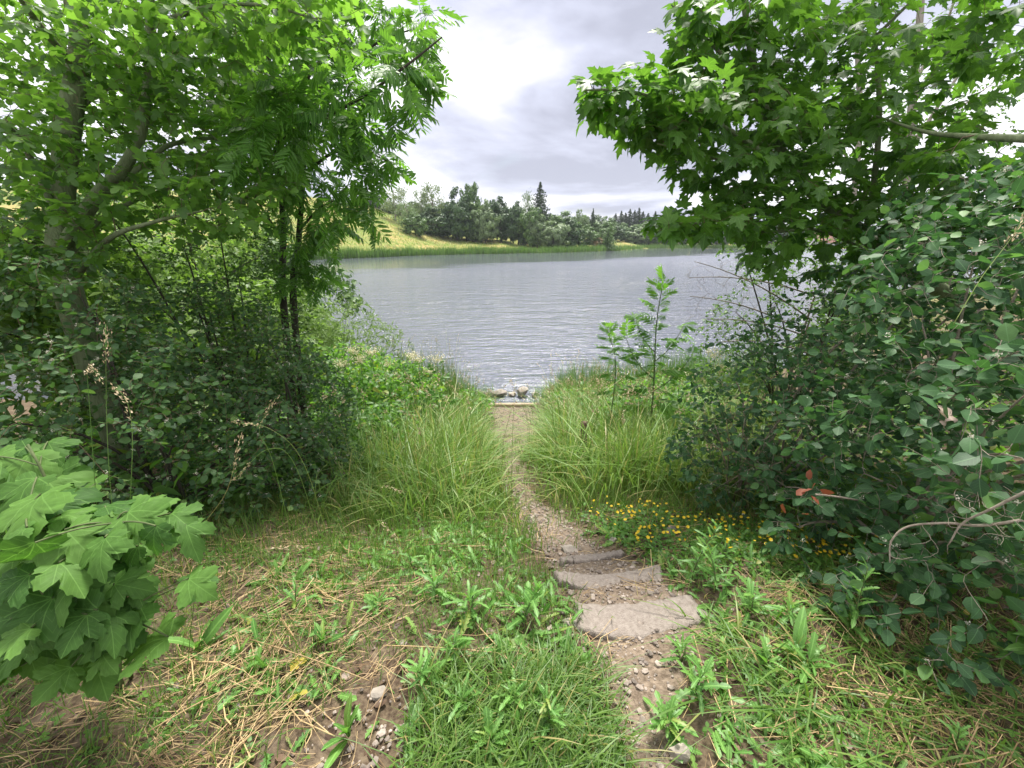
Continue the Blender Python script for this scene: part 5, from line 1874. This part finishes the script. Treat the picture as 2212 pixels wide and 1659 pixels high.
def rosette(label, base, n, size, shape='thistle', mat=None, group=None, erect=.35, name='sow_thistle', cat='weed', h=0.0):
    base = np.asarray(base, float)
    root = thing(name, label, cat, base, group)
    a = rng.uniform(0, 6.28)
    mat = mat or M['weed']
    if h:
        b = Bag()
        tube(b, np.array([base, base + [.01, 0, h * .5], base + [.015, .01, h]]), [.005, .004, .003], 6)
        obj('stem', b.mesh('stem', M['twig_green'], True, base), root)
    for i in range(n):
        e = erect * rng.uniform(.4, 1.7) + (i / n) * .5
        d = np.array([math.cos(a) * math.cos(e), math.sin(a) * math.cos(e), math.sin(e)])
        p = base + np.array([0, 0, .01 + h * (i / n)]) + d * .01
        leaf_on(root, base, shape, int(rng.integers(0, 9)), p, d, np.array([0, 0, 1.0]) + rng.normal(0, .25, 3), size * rng.uniform(.45, 1.25) * (1 - .3 * i / n), mat)
        a += 2.4 + rng.normal(0, .5)
    return root


def weeds():
    spec = [  # place in the picture, leaves, leaf size, stem height, label
        (1492, 1255, 26, .13, .20, 'tall leafy sow thistle growing against the middle slab'),
        (1545, 1275, 18, .12, .13, 'bushy sow thistle just beyond the tall one at the middle slab'),
        (1615, 1330, 16, .14, .10, 'sow thistle spreading beside the right end of the nearest slab'),
        (1700, 1345, 14, .14, .08, 'sow thistle between the nearest slab and the dry straw'),
        (1832, 1370, 16, .15, .20, 'upright sow thistle with long leaves standing in dry straw'),
        (1655, 1445, 12, .13, .03, 'low sow thistle below the end of the nearest slab'),
        (1470, 1430, 16, .13, .08, 'sow thistle at the front edge of the nearest slab'),
        (1500, 1500, 16, .14, .06, 'sow thistle leaning over the gravel below the slab'),
        (1440, 1580, 16, .13, .05, 'dark leafed thistle beside the gravel near the bottom'),
        (1740, 1450, 12, .13, .05, 'weed with two upright pale leaves in the straw'),
        (1130, 1345, 14, .13, .06, 'grey green thistle at the edge of the bare soil, across from the slab'),
        (1015, 1330, 16, .14, .10, 'tallest thistle in the middle of the left verge'),
        (940, 1290, 14, .12, .08, 'leafy thistle among clover on the left verge'),
        (890, 1230, 12, .13, .04, 'broad-leaved dock among grass left of the path'),
        (985, 1420, 16, .14, .07, 'spreading thistle with toothed leaves on dark soil'),
        (1080, 1430, 14, .12, .05, 'thistle over the dark hollow beside the path'),
        (930, 1480, 12, .12, .03, 'thistle at the edge of the bare gravel patch'),
        (1000, 1540, 16, .13, .06, 'dense thistle in the green clump at the bottom'),
        (1110, 1530, 18, .12, .06, 'bright thistle in the green clump beside the path'),
        (1190, 1590, 18, .12, .05, 'thistle with fine toothed leaves by the gravel, near the bottom edge'),
        (1060, 1620, 16, .12, .05, 'bright green thistle at the bottom edge of the green clump'),
        (820, 1320, 12, .10, .05, 'low leafy weed on straw left of the thistles'),
        (640, 1310, 10, .09, .04, 'small round-leaved weed on the straw below the bush'),
        (880, 1610, 10, .12, .02, 'dark toothed thistle flat on the soil at the bottom'),
        (1950, 1500, 10, .10, .04, 'small weed in the middle of the dry straw'),
        (2060, 1620, 10, .10, .03, 'small weed at the bottom edge in straw'),
        (1560, 1210, 14, .10, .10, 'leafy weed beside the yellow flowers above the slab')]
    for i, (px, py, n, sz, h, lab) in enumerate(spec):
        g = G(px, py)
        sz *= rng.uniform(.65, 1.2)
        n = int(n * rng.uniform(.7, 1.3))
        if i % 3 == 1 or h > .12:
            stem_plant('sow_thistle', lab, 'weed', g, h * 1.3 + .08, 'thistle', sz * .74, M['weed'], int(n * 1.3), (rng.normal(0, .03), rng.normal(0, .03)), 'weeds beside the path', .003, 50, .1, bare=.05)
        else:
            rosette(lab, g, int(n * 1.3), sz * .74, group='weeds beside the path', h=h, erect=.5)
    for px, py, n, sz, lab in [(755, 1600, 9, .16, 'light green plantain with upright strap leaves beside the bare gravel'), (700, 1395, 8, .13, 'bright green plantain on the straw left of the thistles'),
                               (1715, 1420, 6, .14, 'plantain with a bright upright leaf among the thistles'), (430, 1410, 4, .15, 'thin dark plantain beside the big lobed leaves'),
                               (640, 1260, 6, .12, 'plantain in the short grass below the dark bush')]:
        rosette(lab, G(px, py), n, sz, 'strap', group='plantains in the straw', erect=.95, name='plantain')
    g = G(2190, 1460)
    stem_plant('nettle', 'small bright nettle at the edge of the picture beside the straw', 'nettle', g, .26, 'herb', .10, M['weed'], 8, whorl=2, spread=70)
    # clover and small seedlings between
    lv = Leaves('clover')
    p = scatter(3600, -2.5, 3.0, .2, 3.0, lambda x, y: np.clip(.25 + .5 * vnoise(x, y, 2.6, 21), 0, 1) * (off_path(x, y) > .03), 3, .03)
    n = len(p)
    lv.add(p + np.column_stack([np.zeros(n), np.zeros(n), rng.uniform(.008, .05, n)]), rng.normal(size=(n, 3)) * [1, 1, .15], rng.normal(0, .3, (n, 3)) + [0, 0, 1], rng.uniform(.018, .045, n))
    lv.done()
    b = Bag()
    merge_leaves(b, lv, np.ones(n, bool), np.zeros(3))
    tag(obj('clover', b.mesh('clover', M['herb'])), 'small clover and seedling leaves between the straws', kind='stuff')
    lv = Leaves('thistle')
    p = scatter(2900, -1.2, 1.9, .55, 2.5, lambda x, y: np.clip(.35 + .6 * vnoise(x, y, 2.0, 23) + .9 * np.exp(-((x - .05) / .3) ** 2 - ((y - .95) / .3) ** 2), 0, 1) * (off_path(x, y) > .05) * np.where((x < -.1) & (y < 1.05), .25, 1), 3, .03)
    n = len(p)
    lv.add(p + [0, 0, .01], np.column_stack([rng.normal(size=(n, 2)), rng.uniform(.1, 1.0, n)]), rng.normal(0, .3, (n, 3)) + [0, 0, 1], rng.uniform(.03, .10, n))
    lv.done()
    b = Bag()
    merge_leaves(b, lv, np.ones(n, bool), np.zeros(3))
    tag(obj('weed_leaves', b.mesh('weed_leaves', M['weed'])), 'low toothed weed leaves covering the verge', kind='stuff')


weeds()


def herbs():
    # meadowsweet with cream heads on the left, then nettles and other herbs
    for i, (px, py, lab) in enumerate([(945, 790, 'closest to the water'), (905, 790, 'second from the water'), (890, 782, 'with a small head before the lake'), (838, 798, 'in the middle of the group'),
                                       (805, 775, 'with a thin head before the willow'), (765, 772, 'under the willow bush'), (930, 815, 'with a low head over the tall grass'), (850, 825, 'lowest of the group'), (780, 790, 'behind the green herbs'), (740, 800, 'at the end by the thorny bush')]):
        t = P(px, py, 5.6 + .25 * (i % 4))
        b_ = W(t[0], t[1])
        stem_plant('meadowsweet', 'cream-flowered meadowsweet ' + lab, 'wildflower', b_, max(.4, t[2] - b_[2] + .06), 'meadow', .22, M['herb'], 7, group='meadowsweet left of the path', top_flower=.05, spread=55, stem_r=.005, bare=.3)
    for i, (px, py, lab) in enumerate([(1735 * 0 + 1545, 770, 'just right of the ash sapling'), (1470, 815, 'half hidden by the ash sapling'), (1560, 800, 'at the foot of the thorny bush')]):
        t = P(px, py, 5.2)
        b_ = W(t[0], t[1])
        stem_plant('meadowsweet', 'cream-flowered meadowsweet ' + lab, 'wildflower', b_, max(.4, t[2] - b_[2]), 'meadow', .22, M['herb'], 7, group='meadowsweet right of the path', top_flower=.06, spread=55, stem_r=.005, bare=.3)
    for side, pts_ in (('left', [(-1.15, 4.2), (-1.45, 4.6), (-.95, 4.9), (-1.3, 5.3), (-1.75, 5.2), (-2.1, 5.7), (-1.0, 5.8), (-1.5, 6.0), (-1.9, 6.6), (-2.5, 6.4), (-.85, 6.5), (-2.9, 7.0), (-1.35, 6.9), (-2.2, 7.4), (-1.2, 3.9), (-1.6, 4.1)]),
                       ('right', [(1.15, 4.6), (1.5, 4.9), (1.9, 4.7), (1.3, 5.4), (1.75, 5.6), (2.2, 5.3), (1.0, 5.5), (2.4, 4.4), (1.5, 6.2), (2.1, 6.3), (2.7, 5.8), (1.9, 4.0), (2.9, 6.6), (1.1, 6.4), (2.5, 7.2)])):
        for x, y in pts_:
            stem_plant('nettle', 'leafy green nettle standing among the tall grass on the %s side of the path' % side, 'nettle', W(x, y), rng.uniform(.55, .85), 'herb', .13, M['herb'], 9, (rng.normal(0, .06), rng.normal(0, .06)),
                       'nettles %s of the path' % side, whorl=2, spread=62, droop=.25)
    # ash sapling
    b_ = W(1.55, 4.35)
    root = thing('ash_sapling', 'young upright ash sapling with feathered leaves standing before the water right of the path', 'sapling', b_)
    top = P(1432, 612, project(b_)[0, 2] - .1)
    line = smooth_line([b_, P(1412, 830, project(b_)[0, 2] - .05), P(1418, 700, project(b_)[0, 2] - .08), top], 6)
    b = Bag()
    tube(b, line, np.linspace(.011, .004, len(line)), 7)
    obj('stem', b.mesh('stem', M['twig_green'], True, b_), root)
    n, a = 19, 0.3
    for i in range(n):
        t = .22 + .78 * i / (n - 1)
        k = t * (len(line) - 1)
        p = np.array([np.interp(k, np.arange(len(line)), line[:, q]) for q in range(3)])
        for s in (0, math.pi):
            e = .15 + 1.0 * t * t
            d = np.array([math.cos(a + s) * math.cos(e), math.sin(a + s) * math.cos(e) * .8, math.sin(e)]) + rng.normal(0, .12, 3)
            leaf_on(root, b_, 'ash', int(rng.integers(0, 4)), p, d, np.array([0, -.3, 1.0]) + rng.normal(0, .2, 3), (.36 - .16 * t) * rng.uniform(.5, 1.1), M['ash'])
        a += 1.57 + rng.normal(0, .2)
    for k, (t0, ex, ez) in enumerate([(.30, .38, .42), (.36, -.34, .45), (.45, .30, .40), (.5, -.24, .36)]):
        p0 = np.array([np.interp(t0 * (len(line) - 1), np.arange(len(line)), line[:, q]) for q in range(3)])
        sh = bez(p0, p0 + [ex * .7, .03, ez * .35], p0 + [ex, rng.normal(0, .1), ez], 7)
        b = Bag()
        tube(b, sh, np.linspace(.006, .003, 7), 5)
        obj('stem', b.mesh('stem', M['twig_green'], True, b_), root)
        for q in range(2, 7):
            for sg in (-1, 1):
                d = np.array([.5 * np.sign(ex) * (q / 6) + .1, sg * .55, .35]) + rng.normal(0, .3, 3)
                leaf_on(root, b_, 'ash', int(rng.integers(0, 4)), sh[q], d, np.array([0, -.3, 1.0]) + rng.normal(0, .2, 3), rng.uniform(.14, .25), M['ash'])
    b_ = W(1.12, 4.6)
    line = smooth_line([b_, P(1330, 800, 4.9), P(1312, 710, 4.9)], 6)
    root = thing('ash_sapling', 'smaller ash sapling just left of the tall one', 'sapling', b_)
    b = Bag()
    tube(b, line, np.linspace(.008, .003, len(line)), 7)
    obj('stem', b.mesh('stem', M['twig_green'], True, b_), root)
    a = 0
    for i in range(12):
        t = .35 + .65 * i / 11
        p = np.array([np.interp(t * (len(line) - 1), np.arange(len(line)), line[:, q]) for q in range(3)])
        for s in (0, math.pi):
            e = .15 + .9 * t * t
            d = np.array([math.cos(a + s) * math.cos(e), math.sin(a + s) * math.cos(e), math.sin(e)]) + rng.normal(0, .12, 3)
            leaf_on(root, b_, 'ash', int(rng.integers(0, 4)), p, d, np.array([0, -.3, 1.0]), (.26 - .12 * t), M['ash'])
        a += 1.57
    # mass of undergrowth between the shrubs and the grass
    lv = Leaves('herb')
    for c, r, n in [((-1.5, 4.3, 1.05), (.55, .9, .5), 2000), ((-1.8, 5.6, 1.1), (.9, 1.1, .65), 3500), ((-2.8, 7.0, 1.0), (.9, .9, .7), 2200), ((-1.15, 3.3, 1.25), (.35, .55, .3), 500),
                    ((1.9, 5.0, .95), (.9, .8, .55), 2600), ((2.4, 6.4, .75), (1.0, 1.0, .5), 2000), ((1.35, 4.2, .9), (.4, .6, .35), 500), ((-.8, 7.2, .45), (.5, .6, .3), 400), ((1.1, 7.2, .45), (.5, .7, .3), 600)]:
        p = ellipsoid(c, r, n, .3)
        p = p[p[:, 2] > height(p[:, 0], p[:, 1]) + .03]
        m = len(p)
        lv.add(p, np.column_stack([rng.normal(size=(m, 2)), rng.normal(-.15, .3, m)]), rng.normal(0, .35, (m, 3)) + [0, 0, 1], rng.uniform(.05, .115, m))
    for x0, x1, y0, y1, n in ((-7, -1.7, 1.3, 6.5, 4200), (1.9, 8, 1.0, 7, 5000)):
        x, y = rng.uniform(x0, x1, n), rng.uniform(y0, y1, n)
        x = np.where((x0 < 0) & (y < 2.2) & (x > -2.4), x - 1.2, x)
        lv.add(np.column_stack([x, y, height(x, y) + rng.uniform(.03, .4, n)]), np.column_stack([rng.normal(size=(n, 2)), rng.normal(0, .2, n)]), rng.normal(0, .35, (n, 3)) + [0, 0, 1], rng.uniform(.08, .16, n))
    lv.done()
    b = Bag()
    merge_leaves(b, lv, np.ones(len(lv.P), bool), np.zeros(3))
    tag(obj('undergrowth', b.mesh('undergrowth', M['herb'])), 'fresh green herbs crowding between the bushes and the grass', kind='stuff')


herbs()


def grass_stalk(label, base, pts_, head=.14, dry=.4, group='tall dry grass stalks', droop=1.0, r=.0012):
    base = np.asarray(base, float)
    root = thing('grass_stalk', label, 'grass stalk', base, group)
    line = smooth_line([base] + [np.asarray(q) for q in pts_], 6)
    b = Bag()
    tube(b, line, np.linspace(r, r * .5, len(line)), 5)
    obj('stem', b.mesh('stem', M['tall_grass' if dry < .5 else 'straw'], True, base), root)
    b = Bag()
    seg = np.linalg.norm(np.diff(line, axis=0), axis=1)
    cs = np.concatenate([[0], np.cumsum(seg)])
    n = 46
    s = rng.uniform(max(0, cs[-1] - head), cs[-1], n)
    p = np.column_stack([np.interp(s, cs, line[:, k]) for k in range(3)])
    d = line[-1] - line[-3]
    d /= np.linalg.norm(d)
    for i in range(n):
        dd = d + rng.normal(0, .28, 3)
        dd /= np.linalg.norm(dd)
        off = rng.normal(0, .006, 3)
        sd = np.cross(dd, rng.normal(size=3))
        sd /= np.linalg.norm(sd)
        L2 = rng.uniform(.008, .016)
        b.add([p[i] + off, p[i] + off + dd * L2 * .5 + sd * .0022, p[i] + off + dd * L2, p[i] + off + dd * L2 * .5 - sd * .0022], [(0, 1, 2), (0, 2, 3)], None, rng.random())
    obj('seed_head', b.mesh('seed_head', M['seed_head'], False, base), root)


def stalks():
    S = [((215, 1180, 1.5), [(195, 900, 1.5), (190, 790, 1.5), (222, 830, 1.48)], 'tall green grass stalk leaning before the dark bush, thinnest of three'),
         ((250, 1190, 1.5), [(232, 950, 1.5), (228, 700, 1.5)], 'tallest straight grass stalk before the dark bush'),
         ((275, 1190, 1.5), [(286, 960, 1.5), (275, 870, 1.5), (245, 835, 1.5)], 'grass stalk with nodding head before the dark bush'),
         ((720, 1190, 2.2), [(660, 1010, 2.1), (590, 930, 2.0), (505, 912, 2.0)], 'arched dry grass stalk with pale head hanging left'),
         ((700, 1180, 2.2), [(640, 1010, 2.1), (580, 970, 2.0), (502, 1040, 2.0)], 'dry grass stalk with the longest drooping pale head'),
         ((640, 1190, 2.1), [(590, 1000, 2.05), (560, 930, 2.0), (595, 860, 2.0)], 'dry grass stalk bent to the right with pale head'),
         ((345, 1250, 1.6), [(420, 1180, 1.6), (490, 1060, 1.6), (520, 940, 1.6)], 'green stalk slanting up in front of the lobed leaves'),
         ((330, 1290, 1.4), [(440, 1230, 1.5), (560, 1190, 1.7), (660, 1180, 1.8)], 'long stalk lying almost flat across the foot of the dark bush'),
         ((880, 1210, 2.2), [(860, 1170, 2.2), (835, 1140, 2.2), (820, 1125, 2.2)], 'short dry grass head in the grass left of the path'),
         ((830, 1130, 2.6), [(810, 1080, 2.6), (830, 1050, 2.6), (870, 1065, 2.6)], 'drooping pale grass head above the grass left of the path'),
         ((2060, 700, 1.2), [(2120, 600, 1.2), (2180, 520, 1.2), (2230, 440, 1.2)], 'pale green stalk slanting across the near bush at the edge'),
         ((1460, 1090, 3.0), [(1470, 950, 3.0), (1455, 860, 3.0), (1400, 840, 3.0)], 'arching grass stalk right of the stake'),
         ((1330, 1090, 3.0), [(1310, 950, 3.0), (1330, 880, 3.0), (1390, 870, 3.0)], 'pale grass stalk bending right above the stake'),
         ((1135, 1290, 1.7), [(1130, 1180, 1.75), (1137, 1100, 1.8), (1135, 1050, 1.8)], 'thin dark upright stalk before the gravel path'),
         ((1095, 1330, 1.7), [(1088, 1230, 1.7), (1092, 1120, 1.7)], 'thin upright stalk left of the steps')]
    for (bx, by, bd), q, lab in S:
        b_ = P(bx, by, bd)
        z = hz(b_[0], b_[1])
        b_ = np.array([b_[0], b_[1], z if b_[2] < z + .5 else b_[2]])
        grass_stalk(lab, b_, [P(*k) for k in q])
    b, hb = Bag(), Bag()
    p = scatter(1300, -2.2, 2.6, 2.7, 8.4, lambda x, y: np.clip(off_path(x, y) / .3, 0, 1) * np.where(x < 0, np.clip((x + 1.5) / .3, 0, 1), 1) * .5)
    p2 = scatter(110, -2.7, -.9, 6.8, 8.4, lambda x, y: np.ones_like(x))
    for q in np.concatenate([p, p2]):
        h = rng.uniform(.6, 1.0) * (1.35 if q[1] > 6.8 and q[0] < -.9 else 1)
        l = rng.normal(0, .14, 2)
        line = np.array([q, q + [l[0] * .3, l[1] * .3, h * .6], q + [l[0], l[1], h], q + [l[0] * 1.35, l[1] * 1.35, h * 1.08]])
        tube(b, line, [.0022, .0018, .0012, .0008], 3, rng.random(), False)
        m = 14 if q[1] < 6.3 or q[0] > 0 else 6
        t = rng.random(m)[:, None]
        c = line[2] * (1 - t) + line[3] * t + rng.normal(0, .010, (m, 3))
        cards(hb, c, rng.normal(size=(m, 3)), .0075, 1.3)
    tag(obj('grass_stems', b.mesh('grass_stems', M['tall_grass'])), 'thin seeding stems rising over the tall grass', kind='stuff')
    tag(obj('grass_seed', hb.mesh('grass_seed', M['seed_head'], False)), 'pale feathery seed heads over the tall grass', kind='stuff')


stalks()


def loosestrife():
    c = G(1560, 1140)
    root = thing('creeping_loosestrife', 'carpet of creeping plant with yellow flowers between the path and the bush', 'ground cover', c)

    def dn(x, y):
        return np.clip(1.2 - ((x - 1.2) / 1.1) ** 2 - ((y - 2.3 + .25 * (x - .7)) / .5) ** 2, 0, 1) * (off_path(x, y) > .08)
    p = scatter(9000, .3, 2.6, 1.7, 3.2, dn)
    n = len(p)
    lv = Leaves('small')
    z = rng.uniform(.01, .075, n)
    lv.add(p + np.column_stack([0 * z, 0 * z, z]), rng.normal(size=(n, 3)) * [1, 1, .2], rng.normal(0, .35, (n, 3)) + [0, 0, 1], rng.uniform(.018, .034, n))
    lv.done()
    b = Bag()
    merge_leaves(b, lv, np.ones(n, bool), c)
    tag(obj('foliage', b.mesh('foliage', M['herb'], True), root), kind='stuff')
    fb = Bag()
    for k in range(5):
        t = LF['small'][0]
        th = k * 1.2566
        V = t.V * [.8, .5, .5]
        V[:, 2] = V[:, 1] * .55 - .5 * V[:, 1] ** 2
        fb.add(np.column_stack([V[:, 0] * math.cos(th) + V[:, 1] * math.sin(th), -V[:, 0] * math.sin(th) + V[:, 1] * math.cos(th), V[:, 2]]), t.T, t.uv)
    me = fb.mesh('flower', M['flower_yellow'])
    q = scatter(1300, .3, 2.7, 1.75, 3.1, lambda x, y: dn(x, y) ** .7 * np.clip(.55 + .6 * vnoise(x, y, 2.5, 31), .05, 1))
    for i in range(min(260, len(q))):
        o = obj('flower', me, root, q[i] - c + [0, 0, rng.uniform(.08, .13)], (rng.normal(-.25, .35), rng.normal(0, .35), rng.uniform(0, 6)))
        o.scale = (.019 * rng.uniform(.7, 1.3),) * 3


loosestrife()


def odd_bits():
    # pale withered leaf caught in the near bush
    c = P(2052, 908, 1.33)
    root = thing('withered_leaf', 'pale crumpled withered leaf caught in the close round-leaved bush', 'dead leaf', c)
    t = LF['sycamore'][3]
    V = t.V.copy()
    V[:, 2] += .18 * np.sin(V[:, 0] * 6) + .15 * np.cos(V[:, 1] * 7)
    for k, (d, s, r) in enumerate([((0, 0, 0), .045, (R(70), .3, .2)), ((.005, .005, -.03), .032, (R(80), -.5, 1.2))]):
        o = obj('leaf_lobe', mesh_from('leaf_lobe', V * s, t.T, M['pale_leaf'], t.uv), root, d, r)
    c = P(1762, 1068, 1.72)
    root = thing('dead_twig', 'broken twig with red brown dead leaves under the bush', 'dead twig', c)
    b = Bag()
    tube(b, bez(np.zeros(3), np.array([.1, .02, -.02]), np.array([.25, .08, -.08]), 6), [.004] * 6, 5)
    obj('stem', b.mesh('stem', M['dead_wood']), root)
    for k in range(9):
        leaf_on(root, c, 'small', k, c + rng.normal(0, .045, 3) * [1, .6, .7], rng.normal(size=3), rng.normal(size=3), rng.uniform(.035, .055), M['red_leaf'])
    for px, py, sz, mk, lab, nm in [(648, 1512, .075, 'yellow_leaf', 'three-part yellow green leaf lying on the soil among straw', 'clover'), (630, 1455, .06, 'yellow_leaf', 'small orange yellow leaf fallen on straw', 'field'),
                                    (2085, 1328, .05, 'flower_yellow', 'yellow fallen leaf at the edge of the straw under the bush', 'field')]:
        g = G(px, py) + [0, 0, .03]
        t = LF[nm][0]
        o = obj('fallen_leaf', mesh_from('fallen_leaf', t.V * sz, t.T, M['yellow_leaf'], t.uv), None, g, (R(20), R(-10), rng.uniform(0, 6)))
        tag(o, lab, 'fallen leaf')
    # dead branch at the right edge
    base = P(2230, 1120, 1.25)
    root = thing('dead_branch', 'bleached dead branch with bare twigs hanging out of the close bush over the grass', 'branch', base)
    main = smooth_line([base, P(2120, 1135, 1.3), P(2040, 1130, 1.35), P(1960, 1138, 1.4), P(1925, 1170, 1.42), P(1922, 1215, 1.42)], 6)
    b = Bag()
    tube(b, main, np.linspace(.005, .002, len(main)), 6)
    obj('stem', b.mesh('stem', M['dead_wood'], True, base), root)
    second = smooth_line([P(2220, 1060, 1.2), P(2140, 1100, 1.25), P(2080, 1130, 1.3), P(2050, 1175, 1.32)], 6)
    b = Bag()
    tube(b, second, np.linspace(.0045, .002, len(second)), 6)
    obj('stem', b.mesh('stem', M['dead_wood'], True, base), root)
    at = np.concatenate([EP(2130, 1110, 1.25, 110, 65, .12, 90), EP(1980, 1170, 1.38, 70, 50, .08, 24)])
    b = Bag()
    for p_, r_ in grow([(main, .008, .003), (second, .007, .003)], at, r_twig=.0016, up=.0):
        tube(b, p_, r_, 3, cap=False)
    tag(obj('twigs', b.mesh('twigs', M['dead_wood'], True, base), root), kind='stuff')
    # single long straws lying on top
    for a, e, lab in [((1100, 1432), (830, 1415), 'longest straw lying across the thistles'), ((800, 1490), (540, 1400), 'long straw slanting over the soil towards the bare gravel'), ((640, 1530), (520, 1640), 'straw crossing the bottom straws at a slant'),
                      ((330, 1600), (560, 1480), 'long straw over the dry grass below the lobed leaves'), ((1000, 1190), (900, 1196), 'thick straw in the grass left of the steps'), ((2200, 1560), (1990, 1440), 'long straw under the close bush at the edge')]:
        A, E = G(*a) + [0, 0, .045], G(*e) + [0, 0, .05]
        b = Bag()
        tube(b, bez(A, (A + E) / 2 + [0, 0, .02], E, 7), [.0022] * 7, 5)
        o = obj('straw_stalk', b.mesh('straw_stalk', M['straw'], True, A), None, A)
        tag(o, lab, 'straw', 'single long straws')


odd_bits()
finish_plants()


def haze():
    V = [(x, y, z) for z in (-4.5, 120) for x, y in ((-760, -20), (760, -20), (760, 1100), (-760, 1100))]
    T = [(0, 2, 1), (0, 3, 2), (4, 5, 6), (4, 6, 7), (0, 1, 5), (0, 5, 4), (1, 2, 6), (1, 6, 5), (2, 3, 7), (2, 7, 6), (3, 0, 4), (3, 4, 7)]
    m, N, L = new_mat('haze_air')
    out = N.new('ShaderNodeOutputMaterial')
    v = N.new('ShaderNodeVolumePrincipled')
    v.inputs['Color'].default_value = (.85, .9, 1, 1)
    v.inputs['Density'].default_value = .00022
    L.new(v.outputs[0], out.inputs['Volume'])
    tag(obj('haze', mesh_from('haze', V, T, m, smooth=False)), 'thin summer haze over the lake', kind='stuff')


haze()
